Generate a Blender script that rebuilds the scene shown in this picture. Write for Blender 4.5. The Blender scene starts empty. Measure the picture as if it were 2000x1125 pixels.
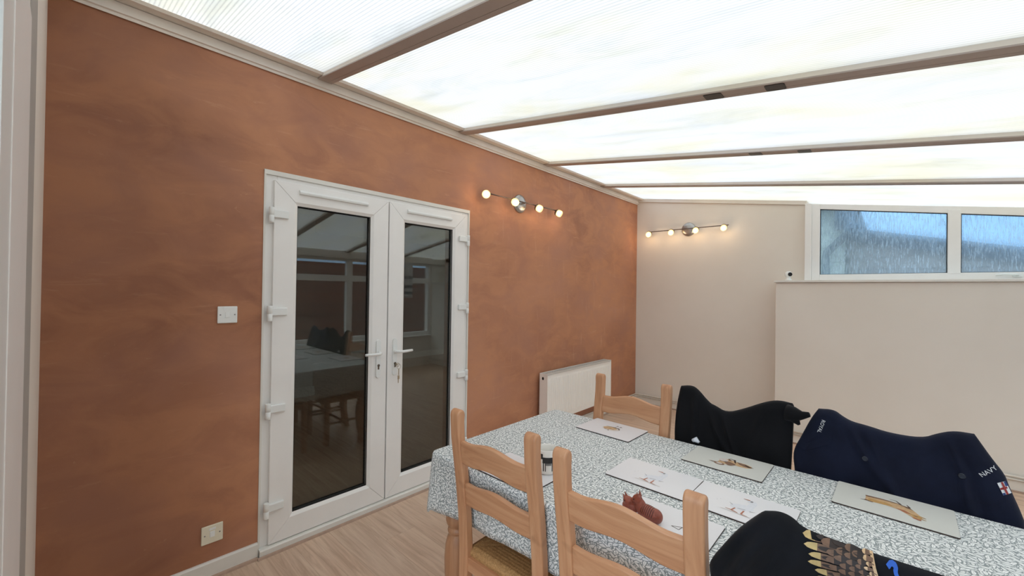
import bpy, bmesh, math, random
from mathutils import Vector, Matrix
from mathutils.bvhtree import BVHTree
random.seed(7)
PI = math.pi
sc = bpy.context.scene
C = sc.collection

# ------------------------------------------------------------------ camera
FPX = 797.98
Rv = Vector((0.7349458, 0.67797842, 0.01413957))
Uv = Vector((-0.00545609, -0.0149383, 0.99987353))
Fv = Vector((-0.6781039, 0.73493, 0.00727973))
cam_d = bpy.data.cameras.new('camera'); cam = bpy.data.objects.new('camera', cam_d); C.objects.link(cam)
cam_d.sensor_fit = 'HORIZONTAL'; cam_d.sensor_width = 36.0; cam_d.lens = 36.0 * FPX / 2000.0
cam_d.clip_start = 0.02; cam_d.clip_end = 200
cam.matrix_world = Matrix(((Rv.x, Uv.x, -Fv.x, 2.4974), (Rv.y, Uv.y, -Fv.y, 0.0), (Rv.z, Uv.z, -Fv.z, 1.4583), (0, 0, 0, 1)))
sc.camera = cam

# ------------------------------------------------------------------ sky and exposure
w = bpy.data.worlds.new('overcast_sky'); sc.world = w; w.use_nodes = True
nt = w.node_tree; nt.nodes.clear()
tc = nt.nodes.new('ShaderNodeTexCoord'); sp = nt.nodes.new('ShaderNodeSeparateXYZ')
rp = nt.nodes.new('ShaderNodeValToRGB'); bg = nt.nodes.new('ShaderNodeBackground'); wo = nt.nodes.new('ShaderNodeOutputWorld')
_el = rp.color_ramp.elements
while len(_el) < 4: _el.new(0.5)
for _k, (_p, _c) in enumerate(((0.0, (0.20, 0.29, 0.42, 1)), (0.13, (0.25, 0.35, 0.48, 1)), (0.36, (0.72, 0.78, 0.85, 1)), (0.80, (0.86, 0.92, 0.97, 1)))):
    _el[_k].position = _p; _el[_k].color = _c
bg.inputs['Strength'].default_value = 2.7
nt.links.new(tc.outputs['Generated'], sp.inputs[0]); nt.links.new(sp.outputs['Z'], rp.inputs['Fac'])
nt.links.new(rp.outputs['Color'], bg.inputs['Color']); nt.links.new(bg.outputs[0], wo.inputs['Surface'])
sc.view_settings.view_transform = 'Standard'; sc.view_settings.look = 'None'; sc.view_settings.gamma = 1.0
sc.view_settings.use_curve_mapping = False
sc.view_settings.exposure = 0.56

# ------------------------------------------------------------------ materials
def lin(r, g, b):
    f = lambda c: (c / 12.92) if c <= 0.04045 else ((c + 0.055) / 1.055) ** 2.4
    return (f(r / 255), f(g / 255), f(b / 255), 1)

class NB:                                             # small node builder
    def __init__(s, name):
        s.m = bpy.data.materials.new(name); s.m.use_nodes = True
        s.t = s.m.node_tree; s.t.nodes.clear()
        s.out = s.n('OutputMaterial')
    def n(s, t, **kw):
        nd = s.t.nodes.new('ShaderNode' + t)
        for k, v in kw.items(): setattr(nd, k, v)
        return nd
    def l(s, a, b): s.t.links.new(a, b)
    def setin(s, nd, **kw):
        for k, v in kw.items():
            i = nd.inputs[k.replace('_', ' ')]
            if hasattr(v, 'is_output'): s.l(v, i)
            else: i.default_value = v
        return nd
    def coord(s, kind='Object', scale=(1, 1, 1), rot=(0, 0, 0), loc=(0, 0, 0)):
        t = s.n('TexCoord'); mp = s.n('Mapping'); s.l(t.outputs[kind], mp.inputs['Vector'])
        mp.inputs['Scale'].default_value = scale; mp.inputs['Rotation'].default_value = rot; mp.inputs['Location'].default_value = loc
        return mp.outputs[0]
    def noise(s, vec, scale, detail=4, rough=0.55, dist=0.0):
        nd = s.n('TexNoise'); s.l(vec, nd.inputs['Vector'])
        nd.inputs['Scale'].default_value = scale; nd.inputs['Detail'].default_value = detail
        nd.inputs['Roughness'].default_value = rough; nd.inputs['Distortion'].default_value = dist
        return nd.outputs['Fac']
    def ramp(s, fac, stops):
        r = s.n('ValToRGB'); s.l(fac, r.inputs['Fac']); e = r.color_ramp.elements
        while len(e) < len(stops): e.new(0.5)
        for k, (p, c) in enumerate(stops):
            e[k].position = p; e[k].color = c if len(c) == 4 else (*c, 1)
        return r.outputs['Color']
    def mix(s, fac, a, b, mode='MIX'):
        m = s.n('MixRGB', blend_type=mode)
        for sock, v in zip(m.inputs, (fac, a, b)):
            if hasattr(v, 'is_output'): s.l(v, sock)
            else: sock.default_value = v
        return m.outputs[0]
    def math(s, op, a, b=0.0, clamp=False):
        m = s.n('Math', operation=op); m.use_clamp = clamp
        for sock, v in zip(m.inputs, (a, b)):
            if hasattr(v, 'is_output'): s.l(v, sock)
            else: sock.default_value = v
        return m.outputs[0]
    def bump(s, h, strength=0.2, dist=0.01):
        b = s.n('Bump'); s.l(h, b.inputs['Height']); b.inputs['Strength'].default_value = strength; b.inputs['Distance'].default_value = dist
        return b.outputs['Normal']
    def pbr(s, col, rough=0.5, metal=0.0, normal=None, **kw):
        p = s.n('BsdfPrincipled')
        for k, v in (('Base Color', col), ('Roughness', rough), ('Metallic', metal)):
            if hasattr(v, 'is_output'): s.l(v, p.inputs[k])
            else: p.inputs[k].default_value = v
        if normal is not None: s.l(normal, p.inputs['Normal'])
        for k, v in kw.items(): p.inputs[k.replace('_', ' ')].default_value = v
        s.l(p.outputs[0], s.out.inputs['Surface'])
        return s.m

M = {}
def simple(name, rgb, rough=0.5, metal=0.0, var=0.04, nscale=6.0, bump=0.0, bscale=60.0, **kw):
    b = NB(name); v = b.coord('Object')
    c = lin(*rgb)
    lo = tuple(x * (1 - var) for x in c[:3]) + (1,); hi = tuple(min(1, x * (1 + var)) for x in c[:3]) + (1,)
    col = b.ramp(b.noise(v, nscale, 3), [(0.3, lo), (0.7, hi)])
    nrm = b.bump(b.noise(v, bscale, 3), bump, 0.002) if bump else None
    M[name] = b.pbr(col, rough, metal, nrm, **kw)
    return M[name]

simple('upvc', (244, 242, 239), 0.32, var=0.015)
simple('white_paint', (230, 227, 220), 0.45, var=0.03, bump=0.05)
simple('white_metal', (250, 246, 240), 0.35, var=0.01)
simple('bright_plastic', (238, 240, 238), 0.3, var=0.01)
simple('ivory_plastic', (232, 226, 205), 0.35, var=0.01)
simple('beam_white', (232, 224, 214), 0.5, var=0.04)
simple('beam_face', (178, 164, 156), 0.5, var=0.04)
simple('black_plastic', (8, 8, 9), 0.35)
simple('grey_trim', (170, 166, 160), 0.6)
simple('dark_gap', (16, 15, 15), 0.8)
simple('screw_steel', (150, 150, 150), 0.35, 1.0)
simple('lock_metal', (120, 112, 105), 0.35, 1.0)
simple('key_metal', (190, 180, 160), 0.3, 1.0)
simple('satin_steel', (178, 178, 178), 0.33, 1.0, var=0.03, nscale=20)
simple('dark_steel', (110, 98, 92), 0.3, 1.0)
simple('grille_grey', (205, 203, 198), 0.5)
simple('pipe_paint', (214, 204, 192), 0.4)
simple('mug_white', (235, 230, 222), 0.25)
simple('mug_print', (40, 38, 38), 0.4)
simple('mug_print_grey', (120, 118, 115), 0.4)
simple('mug_inside', (190, 186, 176), 0.3)
simple('mat_white', (230, 228, 230), 0.28, var=0.01)
simple('mat_cream', (218, 217, 210), 0.28, var=0.01)
simple('mat_edge', (58, 42, 36), 0.7)
simple('print_brown', (135, 104, 84), 0.4, var=0.25, nscale=120)
simple('print_dark', (74, 58, 52), 0.4, var=0.2, nscale=120)
simple('print_tan', (205, 170, 130), 0.4, var=0.15, nscale=120)
simple('print_gold', (196, 154, 98), 0.4, var=0.15, nscale=120)
simple('print_pale', (214, 203, 196), 0.4, var=0.1, nscale=120)
simple('print_orange', (176, 110, 84), 0.4, var=0.15, nscale=120)
simple('print_goose', (222, 223, 229), 0.4, var=0.04, nscale=120)
simple('print_grey', (140, 138, 140), 0.4)
simple('thread_white', (225, 226, 228), 0.6)
simple('thread_red', (150, 44, 44), 0.6)
simple('thread_blue', (40, 62, 120), 0.6)
simple('print_blue', (30, 92, 190), 0.5)
simple('button_navy', (30, 34, 48), 0.25)
simple('feather_tip', (186, 160, 108), 0.6, var=0.2, nscale=60)
simple('feather_mid', (112, 84, 66), 0.6, var=0.25, nscale=60)
simple('feather_dark', (44, 33, 30), 0.6, var=0.3, nscale=60)
simple('tissue_white', (225, 228, 236), 0.7, bump=0.1)
simple('gutter_grey', (62, 70, 84), 0.45)
simple('slate_roof', (84, 88, 98), 0.7, var=0.1)
simple('cladding_cream', (214, 208, 190), 0.6, var=0.06, nscale=3)
simple('cladding_brown', (150, 132, 122), 0.65, var=0.1, nscale=3)
simple('inner_white', (198, 196, 190), 0.6)
simple('inner_skirting', (215, 214, 208), 0.45)
simple('inner_ceiling', (214, 216, 216), 0.7)
simple('sofa_brown', (74, 40, 32), 0.6, var=0.1)
simple('towel_cotton', (214, 214, 214), 0.8, var=0.05, nscale=14)
simple('towel_stripe', (120, 122, 130), 0.8)
simple('subfloor', (120, 98, 80), 0.8)
simple('paving', (120, 116, 110), 0.8, var=0.1)
simple('bead_oak', (178, 150, 132), 0.5, var=0.1, nscale=30)
simple('fox_wood', (140, 70, 52), 0.42, var=0.22, nscale=45, bump=0.35, bscale=220)
simple('fox_dark', (54, 28, 24), 0.5)

def mat_plaster():
    b = NB('plaster'); v = b.coord('Object')
    big = b.noise(b.coord('Object', (1, 0.55, 0.9)), 1.3, 5, 0.55, 0.4)
    mid = b.noise(b.coord('Object', (1, 0.8, 1.5), loc=(3, 1, 2)), 4.2, 5, 0.6, 0.8)
    col = b.ramp(big, [(0.25, lin(158, 106, 82)), (0.5, lin(182, 127, 98)), (0.75, lin(199, 144, 115))])
    col = b.mix(b.ramp(mid, [(0.40, (0, 0, 0)), (0.62, (0.60,) * 3)]), col, lin(204, 146, 110))
    pink = b.noise(b.coord('Object', (1, 1, 1.2), loc=(9, 4, 7)), 2.1, 3, 0.5)
    col = b.mix(b.ramp(pink, [(0.48, (0, 0, 0)), (0.70, (0.5,) * 3)]), col, lin(172, 124, 106))
    # trowel strokes: thin pale smears, mostly horizontal on the left, vertical further along
    st = b.noise(b.coord('Object', (1, 2.2, 15), rot=(0.25, 0, 0)), 1.6, 6, 0.7, 0.6)
    col = b.mix(b.ramp(st, [(0.60, (0, 0, 0)), (0.74, (0.42,) * 3)]), col, lin(216, 166, 132))
    sv = b.noise(b.coord('Object', (1, 13, 1.6), loc=(2, 5, 1)), 1.5, 6, 0.7, 0.4)
    gy = b.n('SeparateXYZ'); b.l(b.coord('Object'), gy.inputs[0])
    msk = b.ramp(b.math('MULTIPLY', gy.outputs['Y'], 0.2), [(0.44, (0, 0, 0)), (0.56, (1, 1, 1))])
    s2 = b.mix(1.0, b.ramp(sv, [(0.60, (0, 0, 0)), (0.76, (0.45,) * 3)]), msk, 'MULTIPLY')
    col = b.mix(s2, col, lin(222, 180, 152))
    fl = b.noise(b.coord('Object', (1, 1, 1.6), loc=(7, 2, 5)), 16, 4, 0.7, 1.0)
    col = b.mix(b.ramp(fl, [(0.68, (0, 0, 0)), (0.78, (0.45,) * 3)]), col, lin(224, 180, 146))
    gq = b.n('SeparateXYZ'); b.l(b.coord('Object'), gq.inputs[0])      # older skim coat left of the doors, plus shade painted towards the end wall
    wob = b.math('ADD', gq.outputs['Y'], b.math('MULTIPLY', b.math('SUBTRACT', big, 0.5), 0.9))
    old_shade = b.ramp(wob, [(0.22, (0.68, 0.65, 0.63, 1)), (0.75, (1, 1, 1, 1))])
    col = b.mix(1.0, col, old_shade, 'MULTIPLY')
    rg = b.ramp(mid, [(0.3, (0.5,) * 3), (0.7, (0.75,) * 3)])
    M['plaster'] = b.pbr(col, rg, 0, b.bump(b.noise(v, 14, 5), 0.12, 0.01), Specular_IOR_Level=0.3)
mat_plaster()

def mat_wallpaint(name, rgb, rgb2):
    b = NB(name); v = b.coord('Object')
    col = b.ramp(b.noise(v, 1.2, 5, 0.6), [(0.3, lin(*rgb)), (0.7, lin(*rgb2))])
    sc_ = b.noise(b.coord('Object', (1, 1, 0.4), loc=(4, 4, 4)), 9, 6, 0.75, 1.2)
    col = b.mix(b.ramp(sc_, [(0.71, (0, 0, 0)), (0.8, (0.22,) * 3)]), col, lin(150, 128, 104))
    M[name] = b.pbr(col, 0.6, 0, b.bump(b.noise(v, 30, 5), 0.05, 0.004))
mat_wallpaint('wall_cream', (230, 222, 211), (236, 229, 219))

def mat_laminate():
    b = NB('laminate'); info = b.n('ObjectInfo')
    off = b.n('VectorMath', operation='ADD'); cm = b.n('CombineXYZ')
    b.l(b.math('MULTIPLY', info.outputs['Random'], 37.0), cm.inputs[0]); b.l(b.math('MULTIPLY', info.outputs['Random'], 91.0), cm.inputs[1])
    b.l(b.coord('Object', (1.0, 14, 14)), off.inputs[0]); b.l(cm.outputs[0], off.inputs[1])
    g1 = b.noise(off.outputs[0], 1.6, 6, 0.62, 1.6)
    off2 = b.n('VectorMath', operation='ADD'); b.l(b.coord('Object', (2.2, 60, 60)), off2.inputs[0]); b.l(cm.outputs[0], off2.inputs[1])
    g2 = b.noise(off2.outputs[0], 1.4, 4, 0.6, 0.6)
    col = b.ramp(g1, [(0.3, lin(190, 158, 134)), (0.5, lin(212, 182, 158)), (0.7, lin(224, 197, 173))])
    col = b.mix(b.ramp(g2, [(0.52, (0, 0, 0)), (0.72, (0.35,) * 3)]), col, lin(172, 138, 114))
    tone = b.ramp(info.outputs['Random'], [(0, (0.93,) * 3), (1, (1.04,) * 3)])
    col = b.mix(1.0, col, tone, 'MULTIPLY')
    M['laminate'] = b.pbr(col, b.ramp(g2, [(0, (0.34,) * 3), (1, (0.46,) * 3)]), 0, b.bump(g2, 0.06, 0.002))
mat_laminate()

def mat_pine(name, axis, dark=1.0, seed=0):
    b = NB(name); info = b.n('ObjectInfo')
    s = [26, 26, 26]; s[axis] = 1.6
    off = b.n('VectorMath', operation='ADD'); cm = b.n('CombineXYZ')
    for k in range(3): b.l(b.math('MULTIPLY', info.outputs['Random'], 11.0 + 17 * k), cm.inputs[k])
    b.l(b.coord('Object', s), off.inputs[0]); b.l(cm.outputs[0], off.inputs[1])
    g = b.noise(off.outputs[0], 1.0, 5, 0.6, 1.3)
    d = dark
    L = lambda *c: tuple(x * d for x in lin(*c)[:3]) + (1,)
    col = b.ramp(g, [(0.28, L(188, 130, 92)), (0.5, L(209, 153, 113)), (0.72, L(219, 167, 128))])
    kn = b.noise(b.coord('Object', (9, 9, 9)), 1.5, 2, 0.4)
    col = b.mix(b.ramp(kn, [(0.7, (0, 0, 0)), (0.82, (0.5,) * 3)]), col, L(140, 90, 54))
    M[name] = b.pbr(col, 0.4, 0, b.bump(g, 0.05, 0.002))
mat_pine('pine_upright', 2, 0.9); mat_pine('pine_rail', 0, 0.9); mat_pine('pine_leg', 2, 0.78)

def mat_rush():
    b = NB('rush_weave'); v = b.coord('Object')
    col = b.ramp(b.noise(v, 160, 4, 0.7), [(0.3, lin(146, 104, 62)), (0.6, lin(196, 150, 98)), (0.8, lin(220, 182, 132))])
    M['rush_weave'] = b.pbr(col, 0.6, 0, b.bump(b.noise(v, 260, 3), 0.3, 0.002))
mat_rush()

def mat_cloth_print():
    b = NB('leaf_print_cloth')
    def layer(scale, a, bb, seed, curve=0.0):
        uv = b.coord('UV', (1, 1, 1), loc=(seed * 1.37, seed * 2.11, 0))
        vo = b.n('TexVoronoi'); vo.voronoi_dimensions = '2D'; vo.feature = 'F1'
        b.l(uv, vo.inputs['Vector']); vo.inputs['Scale'].default_value = scale; vo.inputs['Randomness'].default_value = 0.72
        d = b.n('VectorMath', operation='SUBTRACT'); 
        b.l(uv, d.inputs[0]); b.l(vo.outputs['Position'], d.inputs[1])
        sep = b.n('SeparateColor'); b.l(vo.outputs['Color'], sep.inputs[0])
        vr = b.n('VectorRotate'); vr.rotation_type = 'Z_AXIS'
        b.l(d.outputs[0], vr.inputs['Vector']); b.l(b.math('MULTIPLY', sep.outputs[0], 6.283), vr.inputs['Angle'])
        q = b.n('SeparateXYZ'); b.l(vr.outputs[0], q.inputs[0])
        x, y = q.outputs['X'], q.outputs['Y']
        yy = b.math('DIVIDE', y, bb / scale)
        y2 = b.math('MULTIPLY', yy, yy)
        xo = b.math('SUBTRACT', x, b.math('MULTIPLY', y2, curve / scale))
        xx = b.math('ABSOLUTE', b.math('DIVIDE', xo, a / scale))
        f = b.math('SUBTRACT', 1.0, b.math('ADD', xx, y2))           # >0 inside the leaf
        vein = b.math('LESS_THAN', xx, 0.10)
        return f, vein
    def above(f, t): return b.math('GREATER_THAN', f, t)
    f1, v1 = layer(45, 0.19, 0.58, 1, 0.10)
    f2, v2 = layer(52, 0.18, 0.55, 5, -0.12)
    f3, v3 = layer(74, 0.20, 0.50, 9, 0.05)
    f4, _ = layer(130, 0.28, 0.40, 13)
    g1 = b.math('LESS_THAN', f1, -0.55); g2 = b.math('LESS_THAN', f2, -0.55); g3 = b.math('LESS_THAN', f3, -0.6)
    i1 = above(f1, 0.0)
    i2 = b.math('MULTIPLY', above(f2, 0.0), g1)
    i3 = b.math('MULTIPLY', b.math('MULTIPLY', above(f3, 0.0), g1), g2)
    i4 = b.math('MULTIPLY', b.math('MULTIPLY', b.math('MULTIPLY', above(f4, 0.0), g1), g2), g3)
    m = b.math('ADD', b.math('ADD', i1, i2), b.math('ADD', i3, i4), True)
    ve = b.math('MULTIPLY', b.math('MULTIPLY', v1, i1), 0.5)
    m = b.math('SUBTRACT', m, ve, True)
    fine = b.noise(b.coord('UV'), 900, 2, 0.5)
    gnd = b.ramp(fine, [(0.3, lin(134, 142, 143)), (0.7, lin(150, 157, 157))])
    leaf = b.ramp(fine, [(0.3, lin(236, 237, 235)), (0.7, lin(247, 247, 246))])
    col = b.mix(m, gnd, leaf)
    M['leaf_print_cloth'] = b.pbr(col, 0.62, 0, None, Specular_IOR_Level=0.35)
mat_cloth_print()

def mat_fabric(name, rgb, rgb2, sheen=0.15):
    b = NB(name); v = b.coord('Object')
    n1 = b.noise(v, 260, 3, 0.6); n2 = b.noise(v, 9, 4, 0.6)
    col = b.ramp(n2, [(0.3, lin(*rgb)), (0.7, lin(*rgb2))])
    M[name] = b.pbr(col, 0.85, 0, b.bump(n1, 0.25, 0.001), Sheen_Weight=sheen, Specular_IOR_Level=0.2)
mat_fabric('black_cotton', (11, 11, 14), (17, 17, 21), 0.03)
mat_fabric('navy_wool', (13, 17, 34), (21, 27, 48), 0.06)
mat_fabric('charcoal_jersey', (12, 13, 17), (20, 21, 27), 0.04)

def mat_polycarbonate():
    b = NB('polycarbonate'); v = b.coord('Object')
    wv = b.n('TexWave', wave_type='BANDS', bands_direction='Y'); b.l(v, wv.inputs['Vector'])
    wv.inputs['Scale'].default_value = 20.0; wv.inputs['Distortion'].default_value = 0.0
    rib = b.ramp(wv.outputs['Fac'], [(0.0, (0.70, 0.71, 0.73, 1)), (0.30, (0.90, 0.91, 0.92, 1)), (1.0, (0.96, 0.97, 0.97, 1))])
    ye = b.noise(b.coord('Object', (0.45, 1.0, 1)), 2.2, 4, 0.6, 0.5)
    st = b.ramp(ye, [(0.42, lin(246, 247, 250)), (0.68, lin(247, 242, 222))])
    gr = b.noise(b.coord('Object', (0.6, 2.2, 1), loc=(5, 2, 0)), 2.6, 5, 0.65, 0.8)
    dirt = b.ramp(gr, [(0.48, (1, 1, 1, 1)), (0.82, (0.74, 0.77, 0.75, 1))])
    col = b.mix(1.0, b.mix(1.0, rib, st, 'MULTIPLY'), dirt, 'MULTIPLY')
    col = b.mix(1.0, col, (0.535, 0.525, 0.505, 1), 'MULTIPLY')                 # opal sheet passes a bit over half
    tr = b.n('BsdfTranslucent'); b.l(col, tr.inputs['Color'])
    df = b.n('BsdfDiffuse'); df.inputs['Color'].default_value = (0.86, 0.87, 0.88, 1)
    mx = b.n('MixShader'); mx.inputs[0].default_value = 0.30
    b.l(tr.outputs[0], mx.inputs[1]); b.l(df.outputs[0], mx.inputs[2]); b.l(mx.outputs[0], b.out.inputs['Surface'])
    M['polycarbonate'] = b.m
    c = NB('polycarbonate_clear'); t = c.n('BsdfTransparent'); t.inputs['Color'].default_value = (0.98, 0.98, 0.98, 1)
    c.l(t.outputs[0], c.out.inputs['Surface']); M['polycarbonate_clear'] = c.m
mat_polycarbonate()

def mat_glass(name, ior, tint):
    b = NB(name); lw = b.n('LayerWeight'); lw.inputs['Blend'].default_value = 0.5
    r0 = ((ior - 1) / (ior + 1)) ** 2
    fr = b.math('ADD', r0, b.math('MULTIPLY', 1 - r0, b.math('POWER', lw.outputs['Facing'], 5.0)))
    t = b.n('BsdfTransparent'); t.inputs['Color'].default_value = tint
    g = b.n('BsdfGlossy'); g.inputs['Roughness'].default_value = 0.0; g.inputs['Color'].default_value = (1, 1, 1, 1)
    mx = b.n('MixShader'); b.l(fr, mx.inputs[0]); b.l(t.outputs[0], mx.inputs[1]); b.l(g.outputs[0], mx.inputs[2])
    b.l(mx.outputs[0], b.out.inputs['Surface']); M[name] = b.m
mat_glass('door_glass', 1.62, (0.80, 0.82, 0.80, 1))
mat_glass('window_glass', 1.45, (0.92, 0.95, 0.95, 1))

def mat_wet_glass():
    b = NB('wet_glass')
    runs = b.noise(b.coord('Object', (1, 1, 0.12)), 105, 5, 0.7, 0.35)
    drops = b.noise(b.coord('Object', (1, 1, 0.7)), 95, 4, 0.6, 0.8)
    patch = b.noise(b.coord('Object', (1, 1, 1), loc=(2.4, 0, 3)), 1.5, 4, 0.6)
    sx = b.n('SeparateXYZ'); b.l(b.coord('Object'), sx.inputs[0])
    drift = b.math('MULTIPLY', b.math('SUBTRACT', sx.outputs['X'], 1.95), 0.22, True)      # heavier condensation further along the pane
    wet = b.math('ADD', b.math('MULTIPLY', patch, 0.9), drift)
    h = b.math('MULTIPLY', b.math('ADD', b.ramp(runs, [(0.48, (0, 0, 0)), (0.60, (1, 1, 1))]), b.math('MULTIPLY', drops, 0.6)), wet)
    nrm = b.bump(h, 0.5, 0.006)
    fog = b.ramp(b.math('MULTIPLY', b.ramp(runs, [(0.50, (0.25,) * 3), (0.62, (1, 1, 1))]), wet), [(0.10, (0.08,) * 3), (0.75, (0.48,) * 3)])
    clear = b.n('BsdfRefraction'); clear.inputs['IOR'].default_value = 1.12; clear.inputs['Roughness'].default_value = 0.04
    clear.inputs['Color'].default_value = (0.64, 0.78, 0.86, 1); b.l(nrm, clear.inputs['Normal'])
    tp = b.n('BsdfTransparent'); tp.inputs['Color'].default_value = (0.66, 0.80, 0.88, 1)
    m1 = b.n('MixShader'); m1.inputs[0].default_value = 0.45; b.l(tp.outputs[0], m1.inputs[1]); b.l(clear.outputs[0], m1.inputs[2])
    tl = b.n('BsdfTranslucent'); tl.inputs['Color'].default_value = (0.54, 0.64, 0.72, 1); b.l(nrm, tl.inputs['Normal'])
    m2 = b.n('MixShader'); b.l(fog, m2.inputs[0]); b.l(m1.outputs[0], m2.inputs[1]); b.l(tl.outputs[0], m2.inputs[2])
    gl = b.n('BsdfGlossy'); gl.inputs['Roughness'].default_value = 0.08; b.l(nrm, gl.inputs['Normal'])
    m3 = b.n('MixShader'); m3.inputs[0].default_value = 0.05; b.l(m2.outputs[0], m3.inputs[1]); b.l(gl.outputs[0], m3.inputs[2])
    b.l(m3.outputs[0], b.out.inputs['Surface']); M['wet_glass'] = b.m
mat_wet_glass()

def mat_bulb():
    b = NB('lamp_glass'); e = b.n('Emission'); e.inputs['Color'].default_value = lin(255, 214, 140)
    lw = b.n('LayerWeight'); lw.inputs['Blend'].default_value = 0.45
    pat = b.noise(b.coord('Object'), 55, 2, 0.5)
    s = b.math('MULTIPLY', b.math('SUBTRACT', 1.25, lw.outputs['Facing']), b.math('ADD', 1.2, b.math('MULTIPLY', pat, 2.4)))
    b.l(s, e.inputs['Strength'])
    b.l(e.outputs[0], b.out.inputs['Surface']); M['lamp_glass'] = b.m
    c = NB('spot_lit'); e = c.n('Emission'); e.inputs['Strength'].default_value = 9.0; c.l(e.outputs[0], c.out.inputs['Surface']); M['spot_lit'] = c.m
mat_bulb()

def mat_brick():
    b = NB('outdoor_brick'); br = b.n('TexBrick'); b.l(b.coord('Object', (1, 1, 1), rot=(PI / 2, 0, PI / 2)), br.inputs['Vector'])
    br.inputs['Scale'].default_value = 4.4; br.inputs['Color1'].default_value = lin(112, 66, 50); br.inputs['Color2'].default_value = lin(92, 54, 42)
    br.inputs['Mortar'].default_value = lin(120, 110, 100); br.inputs['Mortar Size'].default_value = 0.02
    M['outdoor_brick'] = b.pbr(br.outputs['Color'], 0.85)
mat_brick()

# ------------------------------------------------------------------ geometry helpers
class MB:
    def __init__(s): s.bm = bmesh.new(); s.mi = 0
    def face(s, vs):
        f = s.bm.faces.new(vs); f.material_index = s.mi; return f
    def box(s, x0, x1, y0, y1, z0, z1, bev=0.0, mat=None):
        vs = [s.bm.verts.new((x, y, z)) for z in (z0, z1) for y in (y0, y1) for x in (x0, x1)]
        fs = [s.face([vs[i] for i in q]) for q in ((0, 2, 3, 1), (4, 5, 7, 6), (0, 1, 5, 4), (2, 6, 7, 3), (0, 4, 6, 2), (1, 3, 7, 5))]
        if bev:
            es = list({e for f in fs for e in f.edges})
            r = bmesh.ops.bevel(s.bm, geom=es, offset=bev, segments=2, affect='EDGES', profile=0.5)
            vs = list({v for f in r['faces'] for v in f.verts} | {v for v in vs if v.is_valid})
        if mat is not None:
            bmesh.ops.transform(s.bm, matrix=mat, verts=[v for v in vs if v.is_valid])
        return s
    def prism(s, poly, axis, a, b, bev=0.0):
        """poly: 2-D outline; extruded along axis from a to b. axis 0: (y,z), 1: (x,z), 2: (x,y)."""
        def P(p, t): return {0: (t, p[0], p[1]), 1: (p[0], t, p[1]), 2: (p[0], p[1], t)}[axis]
        A = [s.bm.verts.new(P(p, a)) for p in poly]; B = [s.bm.verts.new(P(p, b)) for p in poly]
        n = len(poly); fs = [s.face(A), s.face(B[::-1])]
        for k in range(n): fs.append(s.face([A[k], B[k], B[(k + 1) % n], A[(k + 1) % n]]))
        if bev:
            es = list({e for f in fs for e in f.edges})
            bmesh.ops.bevel(s.bm, geom=es, offset=bev, segments=2, affect='EDGES', profile=0.5)
        return s
    def lathe(s, prof, seg=24, mat=None, cap=True):
        rings = []
        for r, z in prof:
            rings.append([s.bm.verts.new((r * math.cos(2 * PI * k / seg), r * math.sin(2 * PI * k / seg), z)) for k in range(seg)])
        for i in range(len(rings) - 1):
            for k in range(seg):
                f = s.face([rings[i][k], rings[i][(k + 1) % seg], rings[i + 1][(k + 1) % seg], rings[i + 1][k]]); f.smooth = True
        if cap:
            s.face(rings[0][::-1]); s.face(rings[-1])
        if mat is not None: bmesh.ops.transform(s.bm, matrix=mat, verts=[v for r in rings for v in r])
        return s
    def tube(s, pts, r, seg=10, closed=False):
        pts = [Vector(p) for p in pts]; rings = []; n = len(pts)
        prev = None
        for i, p in enumerate(pts):
            if closed: d = pts[(i + 1) % n] - pts[i - 1]
            else: d = pts[min(i + 1, n - 1)] - pts[max(i - 1, 0)]
            d.normalize()
            if prev is None: u = d.orthogonal().normalized()
            else: u = (prev - d * prev.dot(d)).normalized()
            prev = u; v = d.cross(u)
            rr = r[i] if isinstance(r, (list, tuple)) else r
            rings.append([s.bm.verts.new(p + u * rr * math.cos(2 * PI * k / seg) + v * rr * math.sin(2 * PI * k / seg)) for k in range(seg)])
        m = n if closed else n - 1
        for i in range(m):
            a, b = rings[i], rings[(i + 1) % n]
            for k in range(seg):
                f = s.face([a[k], a[(k + 1) % seg], b[(k + 1) % seg], b[k]]); f.smooth = True
        if not closed: s.face(rings[0][::-1]); s.face(rings[-1])
        return s
    def ball(s, c, r, seg=16, rings=10, mat=None):
        rx, ry, rz = r if isinstance(r, (tuple, list)) else (r, r, r)
        mm = Matrix.Translation(c) @ (mat or Matrix.Identity(4)) @ Matrix.Diagonal((rx, ry, rz, 1))
        g = bmesh.ops.create_uvsphere(s.bm, u_segments=seg, v_segments=rings, radius=1.0, matrix=mm)
        for f in {f for v in g['verts'] for f in v.link_faces}: f.smooth = True; f.material_index = s.mi
        return s
    def poly(s, pts):
        s.face([s.bm.verts.new(p) for p in pts]); return s
    def build(s, name, mats, parent=None, smooth=False, normals=True):
        if normals: bmesh.ops.recalc_face_normals(s.bm, faces=s.bm.faces[:])
        me = bpy.data.meshes.new(name); s.bm.to_mesh(me); s.bm.free()
        if isinstance(mats, str): mats = [mats]
        for m in mats: me.materials.append(M[m])
        if smooth:
            for p in me.polygons: p.use_smooth = True
        o = bpy.data.objects.new(name, me); C.objects.link(o)
        if parent is not None: o.parent = parent
        return o

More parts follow.
